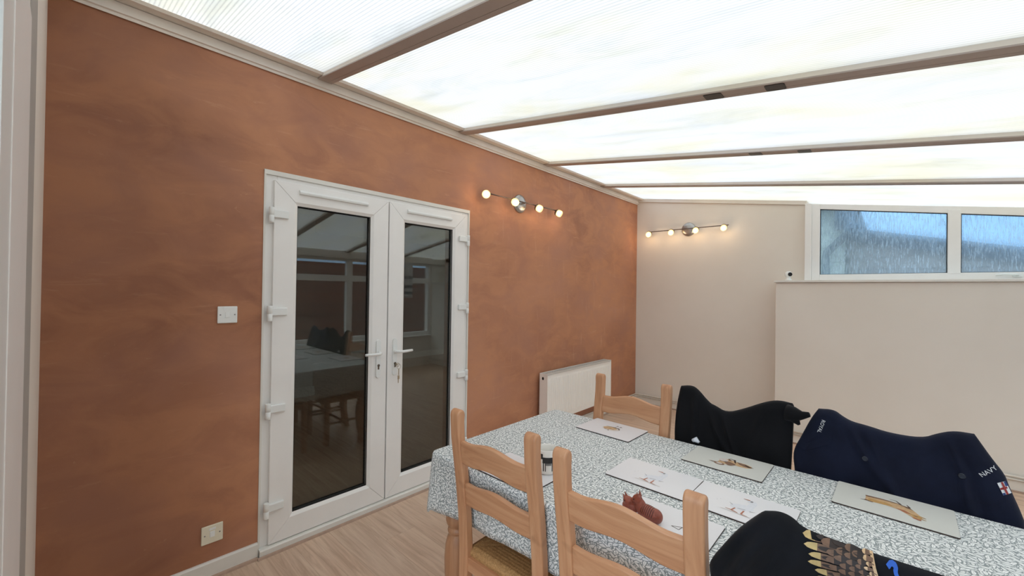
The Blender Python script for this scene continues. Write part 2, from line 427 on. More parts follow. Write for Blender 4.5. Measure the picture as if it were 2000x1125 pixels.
def empty(name, loc=(0, 0, 0), rz=0.0):
    o = bpy.data.objects.new(name, None); C.objects.link(o); o.location = loc; o.rotation_euler = (0, 0, rz)
    o.empty_display_size = 0.05
    return o
def tag(o, label=None, cat=None, group=None, kind=None):
    if label: o['label'] = label
    if cat: o['category'] = cat
    if group: o['group'] = group
    if kind: o['kind'] = kind
    return o
def struct(o, label=None): return tag(o, label, kind='structure')
def copy_tree(o, parent=None):
    c = o.copy(); C.objects.link(c); c.parent = parent
    for ch in list(o.children): copy_tree(ch, c)
    return c
def shade_smooth_angle(o, ang=40):
    for p in o.data.polygons: p.use_smooth = True
    o.data.set_sharp_from_angle(angle=math.radians(ang))
def bevel_mod(o, wdt, seg=2):
    m = o.modifiers.new('bevel', 'BEVEL'); m.width = wdt; m.segments = seg; m.limit_method = 'ANGLE'; m.angle_limit = math.radians(35)

# ------------------------------------------------------------------ room dimensions
W, YB, YF = 4.10, 5.175, -0.0756          # right wall, back wall, end wall
YQ, XQ, ZS = 4.864, 1.652, 1.582          # boxed-out lower wall under the window
ZR, SL = 2.6913, -0.1533                  # underside of glazing bars: z = ZR + SL*x
DL, DR, DH = 0.715, 2.181, 2.10           # french door opening
zr = lambda x: ZR + SL * x

# floor: every laminate plank its own piece
fl = MB().box(-0.02, W + 0.05, YF - 0.2, YB + 0.05, -0.06, -0.013).build('floor', 'subfloor'); struct(fl, 'pale oak laminate floor')
pm = {}
def plank_mesh(L, wd):
    k = (round(L, 3), round(wd, 3))
    if k not in pm:
        o = MB().box(0, L - 0.0005, 0, wd - 0.0005, -0.012, 0.0, 0.0003).build('plank', 'laminate'); pm[k] = o.data
        bpy.data.objects.remove(o)
    return pm[k]
y = YF; row = 0
while y < YB - 0.01:
    wd = min(0.192, YB - y); x = 0.0; L = (1.285, 0.62, 0.95, 0.36)[row % 4]
    while x < W - 0.01:
        L = min(L, W - x)
        o = bpy.data.objects.new('plank', plank_mesh(L, wd)); C.objects.link(o); o.parent = fl; o.location = (x, y, 0)
        x += L; L = 1.285
    y += wd; row += 1

# plastered wall with the french-door opening
mb = MB()
mb.box(-0.30, 0, YF - 0.25, DL, -0.06, 2.80); mb.box(-0.30, 0, DR, YB + 0.2, -0.06, 2.80); mb.box(-0.30, 0, DL, DR, DH, 2.80); mb.box(-0.30, -0.02, DL, DR, -0.06, 0)
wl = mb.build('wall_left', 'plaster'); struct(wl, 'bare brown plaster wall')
# white bead round the opening
mb = MB()
mb.box(-0.03, 0.005, DL - 0.006, DL + 0.004, 0.0, DH, 0.001); mb.box(-0.03, 0.005, DR - 0.004, DR + 0.006, 0.0, DH, 0.001); mb.box(-0.03, 0.006, DL - 0.006, DR + 0.006, DH - 0.022, DH + 0.003, 0.001)
struct(mb.build('trim_1', 'white_paint'), 'white edging round the french doors')

# back wall with the high window, and the boxed-out lower wall
WX0, WX1 = 1.868, 3.98
mb = MB()
mb.prism([(-0.3, -0.06), (WX0, -0.06), (WX0, zr(WX0) + 0.10), (-0.3, zr(-0.3) + 0.10)], 1, YB, YB + 0.22)
mb.box(WX0, W + 0.2, YB, YB + 0.22, -0.06, 1.60)
mb.prism([(WX1, 1.60), (W + 0.2, 1.60), (W + 0.2, zr(W + 0.2) + 0.10), (WX1, zr(WX1) + 0.10)], 1, YB, YB + 0.22)
struct(mb.build('wall_back', 'wall_cream'), 'cream painted back wall')
struct(MB().box(XQ, W + 0.1, YQ, YB - 0.001, -0.01, ZS - 0.001, 0.004).build('wall_ledge', 'wall_cream'), 'cream boxed-out lower wall under the high window')
struct(MB().box(XQ - 0.012, W, YQ - 0.025, YB - 0.002, ZS, ZS + 0.022, 0.004).build('trim_2', 'white_paint'), 'white ledge board on top of the boxed-out wall')
# slim closing strip between back wall and roof
struct(MB().prism([(0.0, zr(0) - 0.012), (WX0, zr(WX0) - 0.012), (WX0, zr(WX0) + 0.03), (0.0, zr(0) + 0.03)], 1, YB - 0.02, YB - 0.002).build('trim_3', 'beam_white'), 'grey closing strip along the top of the back wall')

# high window: frame follows the roof pitch, two condensation-covered panes
wy0, wy1 = 5.10, 5.168
win = empty('window_1', (WX0, wy0, ZS + 0.022)); struct(win, 'white framed high window with condensation on the panes')
def wchild(name, mbb, m):
    o = mbb.build(name, m); o.parent = win; o.matrix_parent_inverse = Matrix.Translation(-Vector(win.location)); return o
zt = lambda x: zr(x) - 0.012
zg = lambda x: zr(x) - 0.062 - 0.012 * (x - 1.98)
wb = ZS + 0.024
wchild('outer_frame', MB().prism([(WX0 - 0.005, wb), (WX0 + 0.05, wb), (WX0 + 0.05, zt(WX0 + 0.05)), (WX0 - 0.005, zt(WX0))], 1, wy0 - 0.02, wy1, 0.003), 'upvc')
wchild('outer_frame', MB().prism([(WX0 + 0.05, wb), (1.985, wb), (1.985, zt(1.985)), (WX0 + 0.05, zt(WX0 + 0.05))], 1, wy0, wy1, 0.003), 'upvc')
wchild('bottom_rail', MB().prism([(1.985, wb), (WX1, wb), (WX1, 1.666), (1.985, 1.666)], 1, wy0, wy1, 0.003), 'upvc')
wchild('top_rail', MB().prism([(1.985, zg(1.985)), (WX1, zg(WX1)), (WX1, zt(WX1)), (1.985, zt(1.985))], 1, wy0, wy1, 0.003), 'upvc')
wchild('mullion', MB().prism([(2.865, 1.66), (2.942, 1.66), (2.942, zt(2.942) - .03), (2.865, zt(2.865) - .03)], 1, wy0 - 0.004, wy1, 0.003), 'upvc')
wchild('end_frame', MB().prism([(3.86, 1.66), (WX1, 1.66), (WX1, zt(WX1)), (3.86, zt(3.86))], 1, wy0, wy1, 0.003), 'upvc')
for xa, xb in ((1.985, 2.865), (2.942, 3.86)):
    # dark gasket round the pane, then the pane
    g = MB()
    e = 0.006
    g.prism([(xa, 1.664), (xb, 1.664), (xb, 1.664 + e), (xa, 1.664 + e)], 1, wy0 + 0.018, wy0 + 0.03)
    g.prism([(xa, zg(xa) - e), (xb, zg(xb) - e), (xb, zg(xb) + .002), (xa, zg(xa) + .002)], 1, wy0 + 0.018, wy0 + 0.03)
    g.prism([(xa - .002, 1.664), (xa + e, 1.664), (xa + e, zg(xa + e)), (xa - .002, zg(xa))], 1, wy0 + 0.018, wy0 + 0.03)
    g.prism([(xb - e, 1.664), (xb + .002, 1.664), (xb + .002, zg(xb)), (xb - e, zg(xb - e))], 1, wy0 + 0.018, wy0 + 0.03)
    wchild('gasket', g, 'black_plastic')
    wchild('pane', MB().prism([(xa, 1.664), (xb, 1.664), (xb, zg(xb)), (xa, zg(xa))], 1, wy0 + 0.022, wy0 + 0.026), 'wet_glass')
# casement handle lying on the bottom rail of the right pane
hd = MB(); hd.box(3.22, 3.27, wy0 - 0.016, wy0, 1.625, 1.648, 0.004); hd.tube([(3.245, wy0 - 0.02, 1.64), (3.24, wy0 - 0.036, 1.645), (3.17, wy0 - 0.036, 1.648), (3.13, wy0 - 0.034, 1.64)], 0.008)
wchild('handle', hd, 'bright_plastic')

# right wall: low wall, windows looking on to brick, seen only in the door glass
mb = MB(); mb.box(W, W + 0.2, YF - 0.2, YB + 0.2, -0.06, 0.56); mb.box(W, W + 0.2, YF - 0.2, 1.20, 0.56, zr(W) - 0.02); mb.box(W, W + 0.2, YB - 0.33, YB + 0.2, 0.56, zr(W) - 0.02)
mb.box(W - 0.01, W + 0.2, 1.2, YB - 0.33, 1.98, zr(W) + 0.02)
struct(mb.build('wall_right', 'wall_cream'), 'cream low wall under the side windows')
struct(MB().box(W - 0.06, W + 0.05, 1.2, YB - 0.33, 0.56, 0.585, 0.004).build('trim_4', 'upvc'), 'white sill under the side windows')
sw = empty('window_2', (W + 0.05, 1.2, 0.585)); struct(sw, 'white framed row of side windows with top openers')
def schild(name, mbb, m):
    o = mbb.build(name, m); o.parent = sw; o.matrix_parent_inverse = Matrix.Translation(-Vector(sw.location)); return o
ys = [1.2, 2.2, 3.2, 4.02, YB - 0.33]
for k in range(4):
    a, b_ = ys[k], ys[k + 1]
    schild('mullion', MB().box(W + 0.03, W + 0.10, a, a + 0.05, 0.585, 1.98, 0.003), 'upvc')
    schild('mullion', MB().box(W + 0.03, W + 0.10, b_ - 0.05, b_, 0.585, 1.98, 0.003), 'upvc')
    schild('transom', MB().box(W + 0.03, W + 0.10, a + 0.05, b_ - 0.05, 1.58, 1.68, 0.003), 'upvc')
    schild('top_rail', MB().box(W + 0.03, W + 0.10, a + 0.05, b_ - 0.05, 1.92, 1.98, 0.003), 'upvc')
    schild('bottom_rail', MB().box(W + 0.03, W + 0.10, a + 0.05, b_ - 0.05, 0.585, 0.65, 0.003), 'upvc')
    schild('pane', MB().box(W + 0.062, W + 0.068, a + 0.05, b_ - 0.05, 0.65, 1.58), 'window_glass')
    schild('pane', MB().box(W + 0.062, W + 0.068, a + 0.05, b_ - 0.05, 1.68, 1.92), 'window_glass')

# end wall beside the camera with its white panelled door frame
mb = MB(); mb.box(-0.3, 0.93, YF - 0.25, YF, -0.06, 2.80); mb.box(3.98, W + 0.2, YF - 0.25, YF, -0.06, 2.2); mb.box(0.93, W + 0.2, YF - 0.25, YF, 2.12, 2.80); mb.box(0.93, 3.98, YF - 0.25, YF, -0.06, 0.0)
struct(mb.build('wall_front', 'wall_cream'), 'cream end wall at the left edge of view')
d3 = empty('door_3', (1.2, YF, 0)); struct(d3, 'white framed glazed patio door at the left edge of view')
def dchild3(name, mbb, m):
    o = mbb.build(name, m); o.parent = d3; o.matrix_parent_inverse = Matrix.Translation(-Vector(d3.location)); return o
dchild3('cover_strip', MB().box(0.66, 0.935, YF, YF + 0.0012, 0.0, 2.3), 'grey_trim')
dchild3('jamb', MB().box(0.93, 1.34, YF - 0.07, YF + 0.003, 0.0, 2.12, 0.001), 'upvc')
dchild3('stile', MB().box(1.34, 1.50, YF - 0.06, YF + 0.0015, 0.0, 2.10, 0.001), 'bright_plastic')
for a, b_ in ((2.66, 2.80), (3.86, 3.98)): dchild3('stile', MB().box(a, b_, YF - 0.06, YF - 0.002, 0.0, 2.10, 0.002), 'upvc')
for a, b_ in ((1.50, 2.66), (2.80, 3.86)):
    dchild3('bottom_rail', MB().box(a, b_, YF - 0.06, YF - 0.002, 0.0, 0.10, 0.002), 'upvc'); dchild3('top_rail', MB().box(a, b_, YF - 0.06, YF - 0.002, 2.02, 2.10, 0.002), 'upvc')
    dchild3('pane', MB().box(a, b_, YF - 0.036, YF - 0.030, 0.10, 2.02), 'window_glass')
struct(MB().box(-8, 16, -14, YF - 0.26, -0.3, -0.1).build('ground_front', 'paving'), 'paving outside the patio door')

# ------------------------------------------------------------------ roof
PZ = 0.028                                     # sheet sits this far above the bar undersides
roof = empty('ceiling', (0, 0, ZR)); struct(roof, 'sloping translucent polycarbonate roof on glazing bars')
def rchild(name, mbb, m):
    o = mbb.build(name, m); o.parent = roof; o.matrix_parent_inverse = Matrix.Translation(-Vector(roof.location)); return o
b1, pitch, bw = 1.053, 1.0658, 0.080
bars = [b1 + k * pitch for k in range(-1, 4)]   # far lower edges of the bars
xs0, xs1 = 0.0, W + 0.25
edges = [YF - 0.25] + [t - bw / 2 for t in bars] + [YB + 0.22]
for k in range(len(edges) - 1):
    ya, yb_ = edges[k], edges[k + 1]
    mb = MB()
    mb.prism([(xs0, zr(xs0) + PZ), (xs1, zr(xs1) + PZ), (xs1, zr(xs1) + PZ + 0.016), (xs0, zr(xs0) + PZ + 0.016)], 1, ya + 0.004, yb_ - 0.004)
    for f in mb.bm.faces:
        f.normal_update()
        f.material_index = 1
    bmesh.ops.recalc_face_normals(mb.bm, faces=mb.bm.faces[:])
    for f in mb.bm.faces:
        if f.normal.z < -0.5: f.material_index = 0
    rchild('roof_sheet', mb, ['polycarbonate', 'polycarbonate_clear'])
for k, t in enumerate(bars):
    y0, y1 = t - bw, t
    mb = MB()
    def sl(a, b_, za, zb, mi):
        mb.mi = mi
        mb.prism([(0.02, zr(0.02) + za), (xs1, zr(xs1) + za), (xs1, zr(xs1) + zb), (0.02, zr(0.02) + zb)], 1, a, b_)
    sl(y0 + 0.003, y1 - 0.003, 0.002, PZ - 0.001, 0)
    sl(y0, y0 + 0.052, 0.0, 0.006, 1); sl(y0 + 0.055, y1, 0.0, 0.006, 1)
    sl(y0 + 0.01, y1 - 0.01, PZ + 0.017, PZ + 0.05, 0)
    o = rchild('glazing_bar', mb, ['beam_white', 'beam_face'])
    if k in (2, 3):
        for xa, xb in (((1.835, 1.915), (2.09, 2.165)) if k == 2 else ((1.79, 1.865), (2.065, 2.135))):
            s = MB(); c = (xa + xb) / 2; hw = (xb - xa) / 2
            q = [(c - hw, y0 + .014), (c - hw + .006, y0 + .008), (c + hw - .006, y0 + .008), (c + hw, y0 + .014), (c + hw, y1 - .014), (c + hw - .006, y1 - .008), (c - hw + .006, y1 - .008), (c - hw, y1 - .014)]
            lo = [s.bm.verts.new((x, yy, zr(x) - 0.0025)) for x, yy in q]; hi = [s.bm.verts.new((x, yy, zr(x) + 0.001)) for x, yy in q]
            s.face(lo); s.face(hi[::-1])
            for i in range(8): s.face([lo[i], hi[i], hi[(i + 1) % 8], lo[(i + 1) % 8]])
            so = rchild('black_slot', s, 'black_plastic'); so['label'] = 'small black oblong insert in the bar'
            so.parent = o; so.matrix_parent_inverse = o.matrix_parent_inverse.copy(); so.matrix_parent_inverse = Matrix.Translation(-Vector(roof.location))
            o.matrix_parent_inverse = Matrix.Translation(-Vector(roof.location))
            so.matrix_parent_inverse = Matrix.Identity(4)
# fascia along the plaster wall and the grey closer above it
struct(MB().prism([(0.0, 2.640), (0.010, 2.636), (0.014, 2.648), (0.024, 2.650), (0.024, 2.693), (0.0, 2.696)], 1, YF, YB).build('trim_5', 'beam_white'), 'off-white fascia along the top of the plaster wall')
struct(MB().prism([(0.0, 2.697), (0.085, 2.690), (0.095, zr(.095) + PZ - .002), (0.0, zr(0) + PZ - .002)], 1, YF, YB).build('trim_6', 'beam_white'), 'grey closer strip between fascia and roof sheets')
struct(MB().box(W - 0.05, W + 0.02, YF, YB, zr(W) - 0.10, zr(W) - 0.005).build('trim_7', 'beam_white'), 'eaves beam over the side windows')

# ------------------------------------------------------------------ skirtings
def skirt(name, pts_a, label, seg):
    pass
mb = MB(); mb.prism([(0.0, 0.0), (0.016, 0.0), (0.016, 0.078), (0.010, 0.085), (0.0, 0.085)], 1, YF, DL - 0.008)
struct(mb.build('baseboard_left', 'white_paint'), 'chipped white skirting under the plaster wall')
mb = MB(); mb.prism([(0.0, 0.0), (0.016, 0.0), (0.016, 0.078), (0.010, 0.085), (0.0, 0.085)], 1, DR + 0.008, YB)
struct(mb.build('baseboard_left_far', 'white_paint'), 'white skirting behind the radiator')
mb = MB(); mb.box(0.0, XQ, YB - 0.016, YB, 0, 0.085, 0.002)
struct(mb.build('baseboard_back', 'wall_cream'), 'cream skirting of the back wall')
mb = MB(); mb.box(XQ, W, YQ - 0.016, YQ, 0, 0.085, 0.002)
struct(mb.build('baseboard_ledge', 'wall_cream'), 'cream skirting of the boxed-out wall')
q = lambda d: [(d, 0.0), (d + 0.014, 0.0), (d + 0.010, 0.010), (d, 0.014)]
struct(MB().prism(q(0.016), 1, YF, DL - 0.01).build('trim_8', 'bead_oak'), 'oak bead at the foot of the left skirting')
struct(MB().prism(q(0.016), 1, DR + 0.01, YB).build('trim_9', 'bead_oak'), 'oak bead at the foot of the far skirting')
struct(MB().box(0.03, XQ, YB - 0.03, YB - 0.016, 0, 0.013).build('trim_10', 'bead_oak'), 'oak bead along the back wall')
struct(MB().box(XQ, W, YQ - 0.03, YQ - 0.016, 0, 0.013).build('trim_11', 'bead_oak'), 'oak bead along the boxed-out wall')

# ------------------------------------------------------------------ french doors
fr = empty('door_frame', (0, DL, 0)); struct(fr, 'white plastic outer frame of the french doors')
def pchild(parent, name, mbb, m, label=None):
    o = mbb.build(name, m)
    o.parent = parent; o.matrix_parent_inverse = Matrix.Translation(-Vector(parent.location))
    if label: o['label'] = label
    return o
pchild(fr, 'jamb', MB().box(-0.07, -0.006, DL + 0.004, DL + 0.062, 0.0, DH - 0.022, 0.002), 'upvc')
pchild(fr, 'jamb', MB().box(-0.07, -0.006, DR - 0.062, DR - 0.004, 0.0, DH - 0.022, 0.002), 'upvc')
pchild(fr, 'head', MB().box(-0.07, -0.006, DL + 0.062, DR - 0.062, 2.04, DH - 0.022, 0.002), 'upvc')
pchild(fr, 'threshold', MB().box(-0.07, -0.012, DL + 0.004, DR - 0.004, 0.0, 0.044, 0.002), 'upvc')
pchild(fr, 'sill_board', MB().prism([(-0.012, 0.0), (0.030, 0.0), (0.031, 0.038), (0.025, 0.043), (-0.012, 0.0475)], 1, DL - 0.002, DR + 0.002), 'white_paint')
pchild(fr, 'floor_bead', MB().prism([(0.030, 0.0), (0.043, 0.0), (0.039, 0.010), (0.031, 0.013)], 1, DL - 0.012, DR + 0.012), 'bead_oak')

def leaf(name, label, y0, y1, hinge_side):
    z0, z1 = 0.050, 2.052; sw_ = 0.108; xf, xb = 0.014, -0.060
    D = empty(name, (0, (y0 + y1) / 2, z0)); struct(D, label)
    def part(n, mbb, m, lab=None): return pchild(D, n, mbb, m, lab)
    gy0, gy1, gz0, gz1 = y0 + sw_, y1 - sw_, z0 + sw_ + 0.006, z1 - sw_
    g = 0.0006                                        # mitre joint
    def mitre(pts): return MB().prism(pts, 0, xb, xf, 0.0025)
    part('stile', mitre([(y0, z0), (gy0, gz0 + g), (gy0, gz1 - g), (y0, z1)]), 'upvc')
    part('stile', mitre([(y1, z0), (y1, z1), (gy1, gz1 - g), (gy1, gz0 + g)]), 'upvc')
    part('bottom_rail', mitre([(y0 + g, z0), (y1 - g, z0), (gy1 - g, gz0), (gy0 + g, gz0)]), 'upvc')
    part('top_rail', mitre([(y0 + g, z1), (gy0 + g, gz1), (gy1 - g, gz1), (y1 - g, z1)]), 'upvc')
    # sloped glazing bead
    bd = MB()
    b0 = 0.016
    ring_o = [(gy0 - .001, gz0 - .001), (gy1 + .001, gz0 - .001), (gy1 + .001, gz1 + .001), (gy0 - .001, gz1 + .001)]
    ring_i = [(gy0 + b0, gz0 + b0), (gy1 - b0, gz0 + b0), (gy1 - b0, gz1 - b0), (gy0 + b0, gz1 - b0)]
    for k in range(4):
        a, b_, c, d = ring_o[k], ring_o[(k + 1) % 4], ring_i[(k + 1) % 4], ring_i[k]
        v = [bd.bm.verts.new((xf - 0.001, *a)), bd.bm.verts.new((xf - 0.001, *b_)), bd.bm.verts.new((xf - 0.012, *c)), bd.bm.verts.new((xf - 0.012, *d))]
        u = [bd.bm.verts.new((xf - 0.03, *p)) for p in (a, b_, c, d)]
        bd.face(v); bd.face(u[::-1]); bd.face([v[3], v[2], u[2], u[3]]); bd.face([v[1], v[0], u[0], u[1]])
    part('glazing_bead', bd, 'upvc')
    gk = MB()
    iy0, iy1, iz0, iz1 = gy0 + b0, gy1 - b0, gz0 + b0, gz1 - b0
    for a in ((iy0 - .004, iy0 + .003, iz0 - .004, iz1 + .004), (iy1 - .003, iy1 + .004, iz0 - .004, iz1 + .004), (iy0, iy1, iz0 - .004, iz0 + .004), (iy0, iy1, iz1 - .003, iz1 + .004)):
        gk.box(xf - 0.022, xf - 0.0145, a[0], a[1], a[2], a[3])
    part('gasket', gk, 'black_plastic', 'black rubber gasket')
    part('glass_pane', MB().box(-0.0225, -0.0185, iy0 - .006, iy1 + .006, iz0 - .006, iz1 + .006), 'door_glass')
    part('glass_pane', MB().box(-0.0425, -0.0385, iy0 - .006, iy1 + .006, iz0 - .006, iz1 + .006), 'door_glass')
    sp_ = MB()
    for a in ((iy0 - .006, iy0 + .004, iz0 - .006, iz1 + .006), (iy1 - .004, iy1 + .006, iz0 - .006, iz1 + .006), (iy0, iy1, iz0 - .006, iz0 + .004), (iy0, iy1, iz1 - .004, iz1 + .006)):
        sp_.box(-0.0384, -0.0226, a[0], a[1], a[2], a[3])
    part('spacer_bar', sp_, 'dark_gap')
    # trickle vent
    v0, v1 = (0.885, 1.302) if hinge_side < 0 else (1.598, 1.990)
    part('trickle_vent', MB().prism([(xf, 1.992), (xf + 0.016, 1.995), (xf + 0.018, 2.004), (xf + 0.010, 2.016), (xf, 2.018)], 1, v0, v1), 'bright_plastic')
    # hinges
    for hz in (1.855, 1.317, 0.785, 0.247):
        h = empty('hinge', (xf, 0, 0)); h.parent = D; h.matrix_parent_inverse = Matrix.Translation(-Vector(D.location))
        h.location = (0, y0 if hinge_side < 0 else y1, hz)
        def hp(n, mbb, m):
            o = mbb.build(n, m); o.parent = h; return o
        s = 1 if hinge_side < 0 else -1
        kx = xf + 0.012
        k_ = MB(); k_.lathe([(0.0125, -0.042), (0.0135, -0.040), (0.0135, -0.004), (0.0120, -0.003), (0.0120, -0.001), (0.0135, 0.0), (0.0135, 0.040), (0.0125, 0.042)], 16, Matrix.Translation((kx, -s * 0.016, 0)))
        hp('knuckle', k_, 'bright_plastic')
        a, b_ = sorted((-s * 0.010, s * 0.072))
        hp('leaf_flag', MB().box(xf + 0.0005, xf + 0.018, a, b_, -0.012, 0.030, 0.004), 'bright_plastic')
    # handle: backplate, lever, lock cylinder
    hy = 1.392 if hinge_side < 0 else 1.514
    H = empty('handle', (xf, hy, 1.0)); H.parent = D; H.matrix_parent_inverse = Matrix.Translation(-Vector(D.location))
    def hpt(n, mbb, m, lab=None):
        o = mbb.build(n, m); o.parent = H
        if lab: o['label'] = lab
        return o
    pl = MB(); n = 10; out = []
    for k in range(n + 1): out.append((0.0155 * math.cos(PI * k / n), 0.108 + 0.0155 * math.sin(PI * k / n)))
    for k in range(n + 1): out.append((-0.0155 * math.cos(PI * k / n), -0.112 - 0.0155 * math.sin(PI * k / n)))
    pl.prism(out, 0, 0.0, 0.011, 0.002)
    hpt('backplate', pl, 'bright_plastic')
    s = -1 if hinge_side < 0 else 1
    lv = MB(); z = 0.036
    lv.lathe([(0.013, 0.008), (0.012, 0.020), (0.010, 0.03)], 16, Matrix.Translation((0, 0, z)) @ Matrix.Rotation(PI / 2, 4, 'Y'))
    lv.tube([(0.022, 0, z), (0.040, s * 0.002, z), (0.050, s * 0.012, z), (0.052, s * 0.04, z - .001), (0.050, s * 0.08, z), (0.048, s * 0.112, z + .001)], [0.010, 0.0105, 0.0105, 0.0095, 0.0095, 0.0085], 12)
    hpt('lever', lv, 'bright_plastic')
    ky = MB(); ky.lathe([(0.0088, 0.0108), (0.0088, 0.0135)], 18, Matrix.Translation((0, 0, -0.046)) @ Matrix.Rotation(PI / 2, 4, 'Y'))
    ky.box(0.0108, 0.0135, -0.005, 0.005, -0.072, -0.050, 0.001)
    hpt('lock_cylinder', ky, 'lock_metal', 'bare metal euro lock cylinder')
    return D
leaf('door_1', 'left white glazed french door leaf with handle pointing left', 0.757, 1.455, -1)
leaf('door_2', 'right white glazed french door leaf with key in the lock', 1.463, 2.139, 1)
# keys hanging from the right lock
kb = empty('key_bunch', (0.028, 1.514, 0.88)); tag(kb, 'small bunch of keys hanging from the lock of the right door leaf', 'keys')
def kp(n, mbb, m):
    o = mbb.build(n, m); o.parent = kb; return o
k1 = MB(); k1.box(-0.002, 0.028, -0.001, 0.001, 0.064, 0.072); k1.tube([(0.03 + 0.0, 0.012 * math.cos(a), 0.068 + 0.012 * math.sin(a)) for a in [2 * PI * k / 16 for k in range(16)]], 0.002, 6, True); kp('inserted_key', k1, 'key_metal')
k2 = MB(); k2.tube([(0.03, 0.010 + 0.015 * math.cos(a), 0.056 + 0.016 * math.sin(a)) for a in [2 * PI * k / 20 for k in range(20)]], 0.0012, 6, True); kp('key_ring', k2, 'key_metal')
k3 = MB(); k3.box(0.029, 0.031, 0.006, 0.013, -0.002, 0.040, 0.0006); k3.box(0.029, 0.031, 0.001, 0.016, -0.030, -0.004, 0.0008); k3.box(0.029, 0.031, 0.004, 0.010, -0.055, -0.03, 0.0006); kp('hanging_key', k3, 'key_metal')

# ------------------------------------------------------------------ room behind the door glass
struct(MB().box(-5.0, -0.30, -1.2, 6.4, -0.06, 0.0).build('floor_inner', 'laminate'), 'wooden floor of the dark room behind the french doors')
struct(MB().box(-5.2, -5.0, -1.2, 6.4, -0.06, 2.5).build('wall_inner_far', 'inner_white'), 'far wall of the dark room behind the french doors')
struct(MB().box(-5.0, -0.30, -1.4, -1.2, -0.06, 2.5).build('wall_inner_near', 'inner_white'), 'near wall of the dark room behind the french doors')
struct(MB().box(-5.0, -0.30, 6.4, 6.6, -0.06, 2.5).build('wall_inner_side', 'inner_white'), 'side wall of the dark room behind the french doors')
struct(MB().box(-5.2, -0.30, -1.4, 6.6, 2.45, 2.55).build('ceiling_inner', 'inner_ceiling'), 'ceiling of the dark room behind the french doors')
pil = MB(); pil.box(-3.60, -3.27, 2.02, 2.27, 0, 2.45)
po = pil.build('wall_pier', 'inner_white'); struct(po, 'pale wall pier seen through the left door glass')
sk = MB(); sk.box(-3.62, -3.252, 2.0, 2.288, 0, 0.13, 0.006); o = sk.build('skirting', 'inner_skirting'); o.parent = po
sk = MB(); sk.box(-3.62, -3.246, 2.0, 2.294, 0, 0.09, 0.006); o = sk.build('skirting_foot', 'inner_skirting'); o.parent = po
struct(MB().box(-5.0, -4.98, -1.2, 6.4, 0, 0.12).build('baseboard_inner', 'inner_skirting'), 'white skirting of the dark room behind the french doors')
for i, (px, py) in enumerate(((-0.62, 1.02), (-1.35, 1.65))):
    d = empty('downlight', (px, py, 2.45)); tag(d, ['small lit ceiling downlight behind the top left of the left door glass', 'small lit ceiling downlight behind the middle of the left door glass'][i], 'downlight', 'downlights in the room behind the glass')
    o = MB().lathe([(0.045, -0.004), (0.045, 0.0), (0.03, 0.0), (0.03, -0.003)], 20, cap=False).build('bezel', 'inner_white'); o.parent = d
    o = MB().lathe([(0.012, -0.006), (0.012, -0.002)], 14).build('bulb', 'spot_lit'); o.parent = d

# ------------------------------------------------------------------ small wall things
def plate(name, label, cat, y, z, w_, h_, m, sw_m):
    P = empty(name, (0, y, z)); tag(P, label, cat)
    o = MB().box(0.0005, 0.0095, -w_ / 2, w_ / 2, -h_ / 2, h_ / 2, 0.0035).build('faceplate', m); o.parent = P
    for s in (-1, 1):
        o = MB().lathe([(0.0034, 0.0), (0.0034, 0.0012)], 12, Matrix.Translation((0.0093, s * 0.031, 0)) @ Matrix.Rotation(PI / 2, 4, 'Y')).build('screw', 'screw_steel'); o.parent = P
    o = MB().box(0.0090, 0.0104, -0.0105, 0.0105, -0.0145, 0.0145, 0.0005).build('rocker_surround', sw_m); o.parent = P
    r = MB().prism([(0.0100, -0.0125), (0.0128, -0.0125), (0.0106, 0.0125), (0.0100, 0.0125)], 1, -0.0085, 0.0085).build('rocker', sw_m); r.parent = P
    return P
plate('light_switch', 'square white light switch on the plaster wall beside the doors', 'switch', 0.5525, 1.316, 0.086, 0.086, 'bright_plastic', 'bright_plastic')
sp_ = plate('fused_spur', 'ivory fused spur plate low on the plaster wall above the skirting', 'socket', 0.5055, 0.2185, 0.090, 0.090, 'ivory_plastic', 'bright_plastic')
o = MB().box(0.009, 0.0108, -0.014, 0.014, 0.020, 0.031, 0.0008).build('fuse_carrier', 'bright_plastic'); o.parent = sp_
# radiator
ra = empty('radiator', (0.0, 3.69, 0.205)); tag(ra, 'white ribbed panel radiator on the plaster wall', 'radiator')
RX, RY, RH = 0.125, 0.60, 0.462
mb = MB(); n = 37; prof = []
for k in range(n):
    yc = -RY + 0.03 + (2 * RY - 0.06) * k / (n - 1); d = 0.012
    prof += [(yc - d, 0.0), (yc - d * 0.55, 0.0045), (yc + d * 0.55, 0.0045), (yc + d, 0.0)]
prof = [(-RY, 0.0)] + prof + [(RY, 0.0)]
zl = [0.0, 0.035, 0.05, RH - 0.055, RH - 0.04, RH]; amp = [0, 0, 1, 1, 0, 0]
grid = [[mb.bm.verts.new((RX - 0.0065 + a * dx, yy, z)) for yy, dx in prof] for z, a in zip(zl, amp)]
for i in range(len(zl) - 1):
    for j in range(len(prof) - 1): mb.face([grid[i][j], grid[i][j + 1], grid[i + 1][j + 1], grid[i + 1][j]])
o = mb.build('front_panel', 'white_metal'); o.parent = ra
so = o.modifiers.new('thick', 'SOLIDIFY'); so.thickness = 0.0025; so.offset = -1
o = MB().box(0.028, 0.036, -RY, RY, 0.0, RH, 0.002).build('rear_panel', 'white_metal'); o.parent = ra
gr = MB(); gr.box(0.030, 0.042, -RY - 0.002, RY + 0.002, RH - 0.004, RH + 0.006, 0.002); gr.box(0.108, RX + 0.002, -RY - 0.002, RY + 0.002, RH - 0.004, RH + 0.006, 0.002)
for k in range(60): gr.box(0.040, 0.110, -RY + 0.02 * k + 0.003, -RY + 0.02 * k + 0.010, RH - 0.003, RH + 0.002)
gr.box(0.072, 0.078, -RY, RY, RH - 0.003, RH + 0.003)
